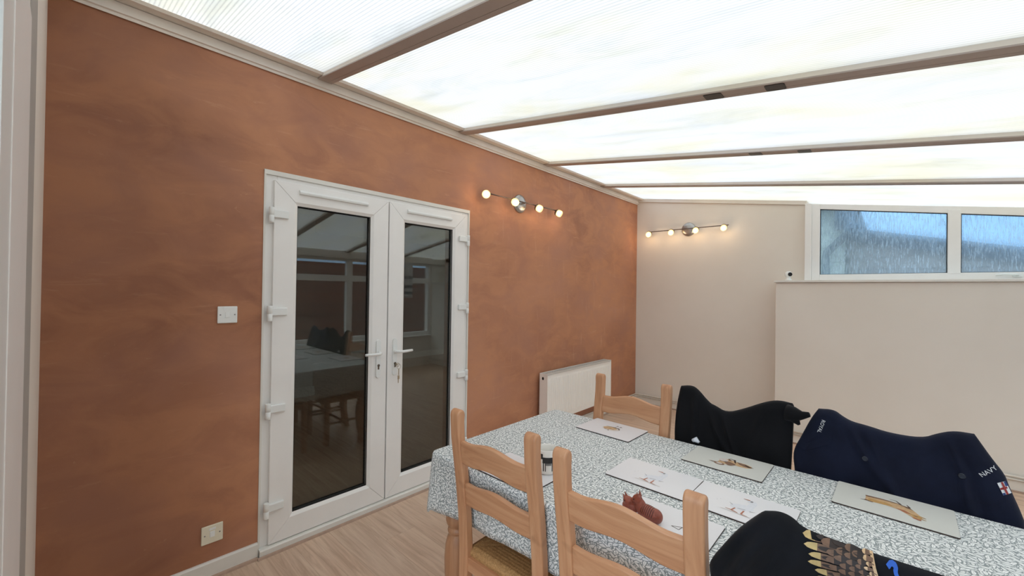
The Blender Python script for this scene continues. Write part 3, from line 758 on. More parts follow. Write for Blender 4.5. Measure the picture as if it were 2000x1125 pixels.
o = gr.build('top_grille', 'grille_grey'); o.parent = ra
for s in (-1, 1):
    a, b_ = sorted((s * RY, s * (RY + 0.004)))
    o = MB().box(0.028, RX, a, b_, 0.0, RH + 0.004, 0.0015).build('side_panel', 'white_metal'); o.parent = ra
    if s < 0:
        h = MB(); h.lathe([(0.012, 0), (0.012, 0.003)], 18, Matrix.Translation((0.07, -RY - 0.003, RH - 0.042)) @ Matrix.Diagonal((0.9, 1, 1.25, 1)) @ Matrix.Rotation(PI / 2, 4, 'X'))
        h2 = h.build('air_vent', 'dark_gap'); h2.parent = o
o = MB().box(0.045, 0.10, -RY + 0.02, RY - 0.02, 0.02, 0.44).build('convector_fins', 'grille_grey'); o.parent = ra
vb = MB(); vb.lathe([(0.010, -0.05), (0.010, 0.0), (0.017, 0.005), (0.018, 0.045), (0.012, 0.052)], 16, Matrix.Translation((0.08, RY + 0.028, 0.03))); vb.tube([(0.08, RY + 0.004, 0.03), (0.08, RY + 0.03, 0.03)], 0.008)
o = vb.build('valve', 'bright_plastic'); o.parent = ra
for s in (-1, 1):
    o = MB().box(0.0, 0.030, s * 0.4 - 0.02, s * 0.4 + 0.02, 0.05, 0.35).build('bracket', 'white_metal'); o.parent = ra
# heating pipes
def pipe(label, pts):
    o = MB().tube(pts, 0.0085, 10).build('heating_pipe', 'pipe_paint'); tag(o, label, 'pipe', 'heating pipes at skirting height'); return o
pipe('upper painted heating pipe along the foot of the back wall', [(0.035, 4.36, 0.118), (0.035, YB - 0.04, 0.118), (XQ - 0.04, YB - 0.04, 0.118), (XQ - 0.04, YQ - 0.026, 0.118), (W - 0.03, YQ - 0.026, 0.118)])
pipe('lower painted heating pipe along the foot of the back wall', [(0.035, 2.5, 0.095), (0.035, YB - 0.036, 0.095), (XQ - 0.036, YB - 0.036, 0.095), (XQ - 0.036, YQ - 0.026, 0.095), (W - 0.03, YQ - 0.026, 0.095)])
# spotlight bars
def spotbar(label, origin, ax, out, plate_t, bulbs, tilt):
    """ax: unit vector along the bar, out: unit vector away from the wall"""
    L = empty('spotlight_bar', origin); tag(L, label, 'wall light', 'four-lamp spotlight bars')
    ax, out = Vector(ax), Vector(out); up = Vector((0, 0, 1))
    fm = Matrix((( *ax, 0), (*up, 0), (*out, 0), (0, 0, 0, 1))).transposed()       # local x=ax, y=up, z=out
    fm[3][0] = fm[3][1] = fm[3][2] = 0; fm[3][3] = 1; fm[0][3] = fm[1][3] = fm[2][3] = 0
    def b(n, mbb, m, mats=None):
        bmesh.ops.transform(mbb.bm, matrix=fm, verts=mbb.bm.verts[:]); o = mbb.build(n, m, smooth=False); o.parent = L; shade_smooth_angle(o); return o
    b('wall_plate', MB().lathe([(0.084, 0.0005), (0.084, 0.008), (0.078, 0.016), (0.05, 0.023), (0.012, 0.026)], 32), 'satin_steel')
    b('stem', MB().tube([(0, 0, 0.02), (0, 0, 0.075)], 0.010), 'satin_steel')
    b('rail', MB().tube([(bulbs[0] - 0.01, 0, 0.075), (bulbs[-1] + 0.045, 0, 0.075)], 0.0055), 'dark_steel')
    for t, (ta, tb) in zip(bulbs, tilt):
        h = empty('lamp_head', (0, 0, 0)); h.parent = L; h.location = (fm @ Vector((t, 0.0, 0.075)))
        d = Vector((ta, tb, 0.75)).normalized(); q_ = Vector((0, 0, 1)).rotation_difference(d).to_matrix().to_4x4()
        mm = fm @ Matrix.Translation((0, -0.012, 0)) @ q_
        def hb(n, mbb, m):
            bmesh.ops.transform(mbb.bm, matrix=mm, verts=mbb.bm.verts[:]); o = mbb.build(n, m); o.parent = h; shade_smooth_angle(o); return o
        hb('cap', MB().lathe([(0.010, -0.012), (0.024, -0.006), (0.033, 0.004), (0.033, 0.012), (0.028, 0.013)], 20), 'dark_steel')
        hb('glass_shade', MB().lathe([(0.027, 0.0125), (0.032, 0.018), (0.034, 0.035), (0.032, 0.052), (0.026, 0.060), (0.012, 0.062)], 20), 'lamp_glass')
        ld = bpy.data.lights.new('lamp_light', 'POINT'); ld.energy = 0.30; ld.color = (1.0, 0.70, 0.45); ld.shadow_soft_size = 0.03
        lo = bpy.data.objects.new('lamp_light', ld); C.objects.link(lo); lo.parent = h; lo.location = mm @ Vector((0, 0, 0.115))
    return L
spotbar('steel four-lamp spotlight bar on the brown plaster wall', (0, 2.79, 2.258), (0, 1, 0), (1, 0, 0), 0, (-0.50, -0.157, 0.155, 0.465), ((-0.5, -0.25), (-0.35, -0.4), (0.25, -0.45), (0.3, -0.45)))
spotbar('steel four-lamp spotlight bar on the cream back wall', (0.677, YB, 2.248), (1, 0, 0), (0, -1, 0), 0, (-0.47, -0.18, 0.115, 0.425), ((0, -0.6), (0, -0.6), (0, -0.6), (0, -0.55)))
# camera on the ledge
sc_ = empty('security_camera', (1.735, 5.03, ZS + 0.022)); tag(sc_, 'small white indoor camera with black face on the window ledge', 'camera')
o = MB().lathe([(0.026, 0), (0.030, 0.003), (0.030, 0.012), (0.022, 0.02), (0.020, 0.04)], 24).build('base', 'bright_plastic'); o.parent = sc_
hm = Matrix.Translation((0, 0, 0.065)) @ Matrix.Rotation(math.radians(38), 4, 'Z')
bd = MB(); bd.ball((0, 0, 0), (0.034, 0.032, 0.034), 24, 16); bmesh.ops.transform(bd.bm, matrix=hm, verts=bd.bm.verts[:]); o = bd.build('head', 'bright_plastic', smooth=True); o.parent = sc_
fc = MB(); fc.lathe([(0.021, 0.0255), (0.0205, 0.030), (0.017, 0.0325)], 24, Matrix.Rotation(PI / 2, 4, 'X')); bmesh.ops.transform(fc.bm, matrix=hm, verts=fc.bm.verts[:]); o = fc.build('face', 'black_plastic'); o.parent = sc_

# ------------------------------------------------------------------ table
TX0, TX1, TY0, TY1, TZ = 1.045, 2.97, 1.085, 1.970, 0.752
tb = empty('dining_table', ((TX0 + TX1) / 2, (TY0 + TY1) / 2, 0)); tag(tb, 'pine dining table with turned legs under a leaf-patterned cloth', 'table')
hx, hy = (TX1 - TX0) / 2, (TY1 - TY0) / 2
o = MB().box(-hx, hx, -hy, hy, TZ - 0.028, TZ, 0.004).build('tabletop', 'pine_rail'); o.parent = tb
for s in (-1, 1):
    o = MB().box(-hx + 0.13, hx - 0.13, s * (hy - 0.072) - 0.011, s * (hy - 0.072) + 0.011, TZ - 0.125, TZ - 0.028).build('apron', 'pine_rail'); o.parent = tb
    o = MB().box(s * (hx - 0.075) - 0.011, s * (hx - 0.075) + 0.011, -hy + 0.13, hy - 0.13, TZ - 0.125, TZ - 0.028).build('apron', 'pine_rail'); o.parent = tb
lp = [(0.022, 0.0), (0.030, 0.012), (0.034, 0.04), (0.028, 0.075), (0.024, 0.085), (0.030, 0.10), (0.045, 0.16), (0.054, 0.24), (0.056, 0.31), (0.052, 0.365), (0.044, 0.395), (0.036, 0.408), (0.036, 0.412), (0.042, 0.416), (0.044, 0.424), (0.042, 0.432), (0.037, 0.436), (0.037, 0.441), (0.047, 0.452), (0.052, 0.47), (0.050, 0.49), (0.042, 0.508), (0.040, 0.516)]
lm = None
for sx in (-1, 1):
    for sy in (-1, 1):
        if lm is None:
            l_ = MB(); l_.lathe(lp, 28); l_.box(-0.046, 0.046, -0.046, 0.046, 0.515, TZ - 0.028, 0.003); o = l_.build('leg', 'pine_leg'); lm = o.data
        else:
            o = bpy.data.objects.new('leg', lm); C.objects.link(o)
        o.parent = tb; o.location = (sx * (hx - 0.082), sy * (hy - 0.075), 0)

# cloth: top, rounded rim and hanging skirt; UVs are the flat cloth in metres
def cloth():
    bm = bmesh.new(); uvl = bm.loops.layers.uv.new('UVMap')
    x0, x1, y0, y1 = 1.034, 2.98, 1.074, 1.982; zt_ = TZ + 0.006
    rc = 0.03; per = []                                       # perimeter samples: pos, outward normal, side
    def seg(ax, ay, bx, by, nx, ny, side, n):
        for k in range(n): t = k / n; per.append((ax + (bx - ax) * t, ay + (by - ay) * t, nx, ny, side))
    def arc(cx, cy, a0, n):
        for k in range(n):
            a = a0 + (PI / 2) * k / n; per.append((cx + rc * math.cos(a), cy + rc * math.sin(a), math.cos(a), math.sin(a), 'c'))
    seg(x0 + rc, y0, x1 - rc, y0, 0, -1, 'near', 90); arc(x1 - rc, y0 + rc, -PI / 2, 8)
    seg(x1, y0 + rc, x1, y1 - rc, 1, 0, 'right', 40); arc(x1 - rc, y1 - rc, 0, 8)
    seg(x1 - rc, y1, x0 + rc, y1, 0, 1, 'far', 90); arc(x0 + rc, y1 - rc, PI / 2, 8)
    seg(x0, y1 - rc, x0, y0 + rc, -1, 0, 'left', 40); arc(x0 + rc, y0 + rc, PI, 8)
    n = len(per); R_ = 0.010
    rows = [(-R_, 0.0), (-R_ * 0.4, -R_ * 0.15), (0.0, -R_)] + [(None, d) for d in (0.04, 0.07, 0.10, 0.13, 0.16, 0.19, 0.215, 0.24)]
    drop = 0.246
    V = []; UV = []
    for ri, (off, d) in enumerate(rows):
        vr, ur = [], []
        for k, (px, py, nx, ny, side) in enumerate(per):
            s = k / n * 2 * PI
            if off is not None:
                p = (px + nx * off, py + ny * off, zt_ + d); e = off + (0.006 if ri == 2 else 0)
            else:
                t = d / drop
                inn = {'near': -0.030, 'far': -0.045, 'left': 0.002, 'right': 0.006, 'c': 0.004}[side]
                wv = 0.006 * math.sin(23 * s) + 0.004 * math.sin(41 * s + 1.3)
                if side == 'c': wv = 0.018
                if side in ('near', 'far'):                    # ease from corner flare into the pressed-back part
                    ex = min(px - x0, x1 - px); m_ = min(1, max(0, (ex - 0.03) / 0.15)); inn = 0.010 * (1 - m_) + inn * m_; wv *= 0.5
                if side == 'left':
                    ex = min(py - y0, y1 - py); m_ = min(1, max(0, (ex - 0.02) / 0.2)); inn = 0.010 * (1 - m_) + inn * m_
                o_ = inn * t ** 0.8 + wv * t
                p = (px + nx * o_, py + ny * o_, zt_ - d - 0.006 * math.sin(9 * s) * t + (-0.012 * t if side == 'c' else 0)); e = d
            vr.append(bm.verts.new(p)); ur.append((px + nx * e, py + ny * e))
        V.append(vr); UV.append(ur)
    def quad(vs, us):
        f = bm.faces.new(vs); f.smooth = True
        for l, u in zip(f.loops, us): l[uvl].uv = u
    for i in range(len(rows) - 1):
        for k in range(n):
            j = (k + 1) % n
            quad([V[i][k], V[i][j], V[i + 1][j], V[i + 1][k]], [UV[i][k], UV[i][j], UV[i + 1][j], UV[i + 1][k]])
    f = bm.faces.new(V[0][::-1])
    for l in f.loops: l[uvl].uv = (l.vert.co.x, l.vert.co.y)
    bmesh.ops.recalc_face_normals(bm, faces=bm.faces[:])
    me = bpy.data.meshes.new('tablecloth'); bm.to_mesh(me); bm.free(); me.materials.append(M['leaf_print_cloth'])
    o = bpy.data.objects.new('tablecloth', me); C.objects.link(o)
    so = o.modifiers.new('thick', 'SOLIDIFY'); so.thickness = 0.0012; so.offset = -1
    return o
tag(cloth(), 'grey cloth printed with white leaves draped over the dining table', 'tablecloth')
CZ = TZ + 0.0065                                              # top of the cloth

# ------------------------------------------------------------------ chairs
PS = 0.188                                                    # half post spacing
def make_chair():
    ch = empty('dining_chair', (0, 0, 0))
    def part(n, mbb, m):
        o = mbb.build(n, m); o.parent = ch; return o
    # back post side profile (y back edge / front edge); local +Y is the front of the chair
    cl = [(0.0, 0.050 - 0.03), (0.20, 0.050), (0.45, 0.050), (0.58, 0.042), (0.72, 0.026), (0.84, 0.008), (0.90, 0.0), (0.95, -0.003)]
    back = [(y - 0.017, z) for z, y in cl]; front = [(y + 0.017, z) for z, y in cl]
    top = [(-0.003 + 0.0185 * math.cos(a), 0.978 + 0.022 * math.sin(a)) for a in [PI * k / 8 for k in range(0, 9)]]
    prof = back[::-1][::-1]
    outline = back + top[::-1] + front[::-1]
    for s in (-1, 1):
        o = part('back_post', MB().prism(outline, 0, s * PS - 0.0245, s * PS + 0.0245), 'pine_upright'); bevel_mod(o, 0.006, 3); shade_smooth_angle(o, 30)
    def rail(z_end, h, rise, yc, tilt):
        n = 22; up_, lo_ = [], []
        hw = PS - 0.022
        for k in range(n + 1):
            t = -1 + 2 * k / n; x = hw * t
            e = abs(t)
            bell = rise * (0.5 + 0.5 * math.cos(PI * min(1, e / 0.82)))
            up_.append((x, z_end + h / 2 + bell)); lo_.append((x, z_end - h / 2 + bell * 0.8))
        o = MB().prism(up_ + lo_[::-1], 1, yc - 0.0105, yc + 0.0105)
        # slight backward bow of the rail
        for v in o.bm.verts: v.co.y -= 0.010 * (1 - (v.co.x / hw) ** 2) - tilt * (v.co.z - z_end)
        r = part('back_rail', o, 'pine_rail'); bevel_mod(r, 0.004, 2); shade_smooth_angle(r, 30)
    rail(0.838, 0.088, 0.020, 0.008, -0.12); rail(0.672, 0.084, 0.016, 0.032, -0.11)
    # seat frame and legs
    fy = 0.42
    for s in (-1, 1):
        o = part('front_leg', MB().box(s * 0.2 - 0.02, s * 0.2 + 0.02, fy - 0.04, fy, 0, 0.445, 0.004), 'pine_upright')
        part('side_stretcher', MB().tube([(s * 0.193, 0.06, 0.19), (s * 0.197, fy - 0.02, 0.19)], 0.011), 'pine_leg')
        part('seat_rail', MB().prism([(0.064, 0.385), (fy - 0.035, 0.385), (fy - 0.035, 0.412), (0.064, 0.412)], 0, s * 0.195 - 0.011, s * 0.195 + 0.011), 'pine_leg')
    part('seat_rail', MB().box(-PS + 0.02, PS - 0.02, 0.040, 0.062, 0.365, 0.418, 0.003), 'pine_rail')
    part('seat_rail', MB().box(-0.185, 0.185, fy - 0.031, fy - 0.009, 0.37, 0.415, 0.003), 'pine_rail')
    part('cross_stretcher', MB().tube([(-0.195, 0.24, 0.19), (0.195, 0.24, 0.19)], 0.011), 'pine_leg')
    # rush seat: four wedges of cord meeting at the middle
    n = 84; hw, ya, yb_ = 0.192, 0.052, fy + 0.005
    sb = MB(); vs = []
    for j in range(n + 1):
        r_ = []
        for i in range(n + 1):
            u, v = -1 + 2 * i / n, -1 + 2 * j / n
            wdt = hw + 0.018 * (v + 1) / 2
            dd = 1 - max(abs(u), abs(v))
            z = 0.430 + 0.018 * min(1, dd / 0.12) ** 0.5 - 0.006 * dd
            z += 0.0016 * abs(math.sin(dd * 95)) - (0.0025 if abs(abs(u) - abs(v)) < 0.02 and dd > 0.03 else 0)
            r_.append(sb.bm.verts.new((u * wdt, (ya + yb_) / 2 + v * (yb_ - ya) / 2, z)))
        vs.append(r_)
    for j in range(n):
        for i in range(n):
            f = sb.face([vs[j][i], vs[j][i + 1], vs[j + 1][i + 1], vs[j + 1][i]]); f.smooth = True
    # rounded underside lip
    rim = [vs[0][i] for i in range(n)] + [vs[j][n] for j in range(n)] + [vs[n][i] for i in range(n, 0, -1)] + [vs[j][0] for j in range(n, 0, -1)]
    lo = [sb.bm.verts.new((v.co.x * 0.985, (v.co.y - 0.24) * 0.985 + 0.24, 0.412)) for v in rim]
    for k in range(len(rim)):
        sb.face([rim[k], lo[k], lo[(k + 1) % len(rim)], rim[(k + 1) % len(rim)]])
    sb.face(lo)
    part('rush_seat', sb, 'rush_weave')
    return ch
chair0 = make_chair()
CH = [  # x, y of the top of the back, turned, label
    (1.463, 1.028, 0, 'pine ladder-back chair with rush seat at the near corner, closest to the doors'),
    (1.984, 0.990, 0, 'middle near-side pine ladder-back chair in front of the animal figurine'),
    (2.522, 0.985, 0, 'near-side pine chair hidden under a black top with a feather print'),
    (1.492, 2.040, 1, 'pine ladder-back chair on the far side of the table near the radiator'),
    (1.985, 2.066, 1, 'far-side pine chair hidden under a black garment'),
    (2.502, 2.066, 1, 'far-side pine chair hidden under a navy jumper')]
for i, (x, y, t, lab) in enumerate(CH):
    c = chair0 if i == 0 else copy_tree(chair0)
    c.location = (x, y, 0); c.rotation_euler = (0, 0, PI if t else 0)
    if i in (2, 4, 5): c.scale = (0.955, 0.96, 0.982)
    tag(c, lab, 'chair', 'pine dining chairs')

# ------------------------------------------------------------------ place mats and prints
def ell(cx, cy, rx, ry, rot=0, n=18):
    c, s = math.cos(rot), math.sin(rot)
    return [(cx + rx * math.cos(a) * c - ry * math.sin(a) * s, cy + rx * math.cos(a) * s + ry * math.sin(a) * c) for a in [2 * PI * k / n for k in range(n)]]
def placemat(label, cx, cy, rot, m, shapes, z=CZ, flip=False):
    P = empty('placemat', (cx, cy, z), rot); tag(P, label, 'placemat', 'animal placemats on the table')
    w_, h_ = 0.148, 0.104; r = 0.006; out = []
    for (sx, sy, a0) in ((1, -1, -PI / 2), (1, 1, 0), (-1, 1, PI / 2), (-1, -1, PI)):
        for k in range(5): a = a0 + PI / 2 * k / 4; out.append((sx * (w_ - r) + r * math.cos(a), sy * (h_ - r) + r * math.sin(a)))
    o = MB().prism(out, 2, 0.0, 0.0038).build('cork_backing', 'mat_edge'); o.parent = P
    o = MB().prism([(x * 0.998, y_ * 0.998) for x, y_ in out], 2, 0.0038, 0.0050).build('mat_face', m); o.parent = P
    if shapes:
        mats = sorted({s[0] for s in shapes}); mb = MB(); zz = 0.0052
        for mname, pts in shapes:
            mb.mi = mats.index(mname); zz += 0.00006
            mb.poly([((-x if flip else x), (-y_ if flip else y_), zz) for x, y_ in pts])
        p = mb.build('picture', mats, normals=False); p.parent = o; p['kind'] = 'stuff'
    return P
def quad_line(x0, y0, x1, y1, w0, w1=None):
    w1 = w0 if w1 is None else w1
    d = Vector((x1 - x0, y1 - y0)); nn = Vector((-d.y, d.x)).normalized()
    return [(x0 + nn.x * w0, y0 + nn.y * w0), (x0 - nn.x * w0, y0 - nn.y * w0), (x1 - nn.x * w1, y1 - nn.y * w1), (x1 + nn.x * w1, y1 + nn.y * w1)]
goose = [('print_goose', ell(0.005, -0.012, 0.034, 0.022, 0.3)), ('print_goose', ell(0.026, 0.018, 0.011, 0.036, -0.15)), ('print_goose', ell(0.022, 0.048, 0.013, 0.011)),
         ('print_grey', quad_line(0.030, -0.024, 0.046, -0.018, 0.0018, 0.0004)), ('print_grey', quad_line(-0.022, -0.012, -0.034, -0.002, 0.0015, 0.0004)), ('print_grey', quad_line(-0.004, -0.026, 0.018, -0.022, 0.0012)),
         ('print_grey', ell(0.020, 0.050, 0.0045, 0.006)), ('print_orange', quad_line(0.014, 0.056, -0.006, 0.057, 0.0035, 0.0006)),
         ('print_orange', quad_line(-0.010, -0.030, -0.016, -0.052, 0.0022, 0.0026)), ('print_orange', quad_line(-0.016, -0.052, 0.004, -0.058, 0.003, 0.0014)), ('print_orange', quad_line(-0.016, -0.051, -0.034, -0.050, 0.002, 0.0008)),
         ('print_orange', quad_line(0.016, -0.032, 0.014, -0.060, 0.0022, 0.0026)), ('print_orange', quad_line(0.014, -0.060, 0.034, -0.064, 0.003, 0.001)),
         ('print_pale', quad_line(-0.046, -0.060, 0.052, -0.066, 0.0012)), ('print_grey', ell(-0.070, -0.010, 0.0012, 0.0012, 0, 8)), ('print_grey', ell(-0.062, 0.0, 0.001, 0.001, 0, 8))]
bird = [('print_pale', ell(-0.002, 0.0, 0.046, 0.028, -0.05)), ('print_tan', ell(-0.010, -0.004, 0.036, 0.020, -0.1)), ('print_brown', quad_line(-0.040, -0.020, 0.0, -0.027, 0.002, 0.004)), ('print_dark', quad_line(0.0, -0.026, 0.030, -0.022, 0.004, 0.0035)),
        ('print_dark', quad_line(0.030, -0.022, 0.042, -0.004, 0.004, 0.0012)), ('print_brown', quad_line(-0.034, 0.016, -0.004, 0.022, 0.0025, 0.003)), ('print_dark', quad_line(-0.012, 0.022, 0.004, 0.034, 0.003, 0.0015)), ('print_brown', quad_line(-0.03, 0.0, 0.02, 0.006, 0.0014)),
        ('print_pale', ell(-0.014, 0.024, 0.008, 0.007)), ('print_brown', quad_line(0.004, -0.026, 0.006, -0.052, 0.001)), ('print_brown', quad_line(0.022, -0.024, 0.025, -0.050, 0.001)), ('print_dark', ell(0.006, -0.054, 0.006, 0.003, 0.2)), ('print_dark', ell(0.026, -0.052, 0.006, 0.003, 0.2))]
hare = [('print_tan', ell(0.052, -0.004, 0.040, 0.022, 0.05)), ('print_brown', [(0.030, -0.026), (0.066, -0.020), (0.096, -0.002), (0.070, 0.006), (0.046, -0.004)]), ('print_dark', [(0.060, -0.022), (0.098, -0.002), (0.078, 0.004), (0.066, -0.008)]),
        ('print_tan', ell(0.004, 0.0, 0.034, 0.030, 0.3)), ('print_brown', ell(0.006, 0.010, 0.030, 0.016, 0.1)), ('print_pale', ell(-0.016, -0.010, 0.018, 0.016)), ('print_dark', quad_line(0.0, -0.040, 0.022, -0.038, 0.001, 0.003)), ('print_dark', quad_line(0.020, -0.038, 0.030, -0.006, 0.004, 0.0025)), ('print_brown', quad_line(-0.002, -0.036, 0.010, -0.016, 0.003, 0.006)),
        ('print_brown', ell(-0.018, 0.040, 0.020, 0.012, 0.1)), ('print_pale', ell(-0.018, 0.038, 0.012, 0.007, 0.1)), ('print_brown', [(-0.024, 0.028), (-0.060, 0.034), (-0.032, 0.040)]), ('print_tan', ell(-0.014, 0.022, 0.016, 0.009, 0.2)), ('print_brown', [(0.004, 0.024), (0.034, 0.030), (0.012, 0.036)]), ('print_dark', ell(-0.004, 0.006, 0.0026, 0.003))]
hog = [('print_tan', [(-0.066, -0.030), (-0.030, -0.034), (0.020, -0.028), (0.052, -0.006), (0.072, 0.034), (0.066, 0.058), (0.042, 0.044), (0.020, 0.020), (-0.010, 0.010), (-0.066, 0.014)]),
       ('print_gold', [(-0.058, -0.010), (-0.016, -0.012), (0.006, -0.002), (-0.012, 0.010), (-0.060, 0.012)]), ('print_brown', [(-0.068, -0.034), (-0.030, -0.038), (0.014, -0.034), (0.020, -0.028), (-0.030, -0.028), (-0.066, -0.022)]), ('print_brown', [(0.012, -0.030), (0.040, -0.024), (0.052, -0.006), (0.034, -0.014)]),
       ('print_dark', quad_line(0.022, -0.030, 0.010, -0.052, 0.003, 0.0012)), ('print_dark', quad_line(0.010, -0.052, -0.006, -0.050, 0.0012, 0.0006)), ('print_dark', quad_line(0.044, -0.020, 0.036, -0.040, 0.0028, 0.001)),
       ('print_orange', [(0.010, 0.012), (0.030, 0.012), (0.048, 0.030), (0.034, 0.030)]), ('print_gold', [(0.044, 0.026), (0.066, 0.028), (0.070, 0.050), (0.052, 0.050)]), ('print_brown', ell(0.056, 0.036, 0.005, 0.003)), ('print_orange', [(0.046, 0.050), (0.070, 0.056), (0.066, 0.064), (0.052, 0.058)]), ('print_brown', quad_line(-0.068, 0.010, -0.046, 0.016, 0.004, 0.003)), ('print_dark', quad_line(-0.066, 0.012, -0.078, 0.016, 0.0015, 0.0005)), ('print_gold', quad_line(0.066, 0.030, 0.080, 0.036, 0.003, 0.0008)), ('print_gold', quad_line(0.066, 0.044, 0.080, 0.052, 0.003, 0.0008))]
def fl_(sh): return [(m, [(x, -y_) for x, y_ in p]) for m, p in sh]
placemat('white placemat printed with a small wading bird in front of the uncovered far chair', 1.462, 1.884, -0.02, 'mat_white', fl_(bird))
placemat('white placemat printed with a goose, left of the two touching in the table centre', 1.846, 1.512, 0.0, 'mat_white', goose)
placemat('white placemat printed with a goose, right of the two touching in the table centre', 2.144, 1.508, -0.01, 'mat_white', goose)
placemat('cream placemat printed with a brown hare in front of the black garment', 2.008, 1.858, -0.012, 'mat_cream', fl_(hare))
placemat('cream placemat printed with a golden brown animal in front of the navy jumper', 2.508, 1.862, -0.02, 'mat_cream', fl_(hog))
placemat('white placemat under the mug by the corner chair', 1.446, 1.192, -0.01, 'mat_white', [('print_tan', quad_line(0.085, 0.008, 0.1, 0.02, 0.001)), ('print_tan', ell(0.09, 0.0, 0.02, 0.012))])
placemat('white placemat under the wooden animal figurine', 1.995, 1.235, 0.0, 'mat_white', [('print_dark', quad_line(0.028, -0.004, 0.056, 0.010, 0.0012)), ('print_dark', quad_line(0.028, -0.004, 0.052, -0.010, 0.0012)), ('print_dark', quad_line(0.052, -0.010, 0.056, 0.010, 0.0012))])

# mug
mg = empty('mug', (1.530, 1.262, CZ + 0.0052), 0.4); tag(mg, 'white mug with a dark animal print, half hidden behind a chair post', 'mug')
o = MB().lathe([(0.033, 0.0), (0.0385, 0.004), (0.040, 0.02), (0.0405, 0.09), (0.0395, 0.0925), (0.0380, 0.0915), (0.0370, 0.085), (0.0365, 0.012), (0.030, 0.007)], 36, cap=False).build('body', 'mug_white'); o.parent = mg
o = MB().lathe([(0.0001, 0.0065), (0.0372, 0.0072)], 36, cap=False).build('inner_base', 'mug_inside'); o.parent = mg
hm_ = MB(); hm_.tube([(0.0395 + 0.026 * math.sin(a), 0, 0.047 + 0.029 * math.cos(a)) for a in [PI * k / 10 for k in range(11)]], 0.0055, 10); o = hm_.build('handle', 'mug_white'); o.parent = mg; o.rotation_euler = (0, 0, 0.35)
pr_ = MB(); R2 = 0.0409
def mp(a, z): return (R2 * math.cos(a), R2 * math.sin(a), z)
for a0, a1, z0, z1, mi in ((-1.75, -0.62, 0.046, 0.068, 0), (-1.70, -1.60, 0.016, 0.047, 0), (-1.50, -1.42, 0.016, 0.047, 0), (-0.86, -0.78, 0.016, 0.047, 0), (-0.72, -0.64, 0.016, 0.047, 0), (-1.45, -0.9, 0.038, 0.046, 1), (-1.95, -1.72, 0.060, 0.080, 0), (-0.60, -0.56, 0.028, 0.064, 0)):
    pr_.mi = mi; k = 8; lo_ = [pr_.bm.verts.new(mp(a0 + (a1 - a0) * i / k, z0)) for i in range(k + 1)]; hi_ = [pr_.bm.verts.new(mp(a0 + (a1 - a0) * i / k, z1)) for i in range(k + 1)]
    for i in range(k): pr_.face([lo_[i], lo_[i + 1], hi_[i + 1], hi_[i]])
o = pr_.build('picture', ['mug_print', 'mug_print_grey']); o.parent = mg

# carved animal figurine: two curled animals nuzzling
fx = empty('animal_figurine', (1.928, 1.206, CZ + 0.0052), 0.0); fx.scale = (0.78, 0.78, 0.78); tag(fx, 'reddish carved wooden figurine of two nuzzling animals behind the middle chair', 'figurine')
mb = MB()
mb.ball((0.045, 0.0, 0.030), (0.048, 0.030, 0.030), 24, 16, Matrix.Rotation(0.12, 4, 'Y')); mb.ball((0.070, 0.002, 0.028), (0.030, 0.028, 0.028), 20, 12)
mb.ball((0.012, 0.0, 0.048), (0.022, 0.019, 0.028), 18, 12); mb.ball((0.0, -0.002, 0.070), (0.020, 0.018, 0.019), 18, 12); mb.ball((-0.014, -0.004, 0.064), (0.012, 0.010, 0.009), 14, 10)
mb.ball((-0.034, 0.006, 0.026), (0.034, 0.024, 0.026), 20, 14); mb.ball((-0.040, 0.0, 0.050), (0.022, 0.018, 0.018), 18, 12); mb.ball((-0.026, -0.002, 0.046), (0.012, 0.010, 0.009), 14, 10)
def ear(x, y, z, dx, dz):
    mb.tube([(x, y, z), (x + dx, y, z + dz)], [0.0075, 0.0012], 8)
ear(0.006, 0.010, 0.080, -0.004, 0.026); ear(0.006, -0.012, 0.080, -0.004, 0.024); ear(-0.050, 0.009, 0.058, -0.012, 0.020); ear(-0.048, -0.010, 0.058, -0.012, 0.019)
bo = mb.build('body', 'fox_wood', smooth=True); bo.parent = fx
rm = bo.modifiers.new('remesh', 'REMESH'); rm.mode = 'VOXEL'; rm.voxel_size = 0.0022; rm.use_smooth_shade = True
sm = bo.modifiers.new('smooth', 'SMOOTH'); sm.iterations = 4; sm.factor = 0.5
cv = MB()
for k in range(9):
    xk = 0.022 + 0.0075 * k
    ry = 0.030 * math.sqrt(max(0.05, 1 - ((xk - 0.045) / 0.052) ** 2)); rz = ry
    cv.tube([(xk + 0.004 * math.sin(a), ry * 1.005 * math.cos(a), 0.030 - 0.12 * (xk - 0.045) + rz * 1.0 * math.sin(a)) for a in [PI * (0.04 + 0.92 * i / 14) for i in range(15)]], 0.0008, 5)
o = cv.build('carved_lines', 'fox_dark'); o.parent = fx
for (x, y_, z) in ((-0.008, -0.0195, 0.074), (-0.048, -0.0165, 0.054)):
    o = MB().ball((x, y_, z), 0.0026, 8, 6).build('eye', 'fox_dark'); o.parent = fx

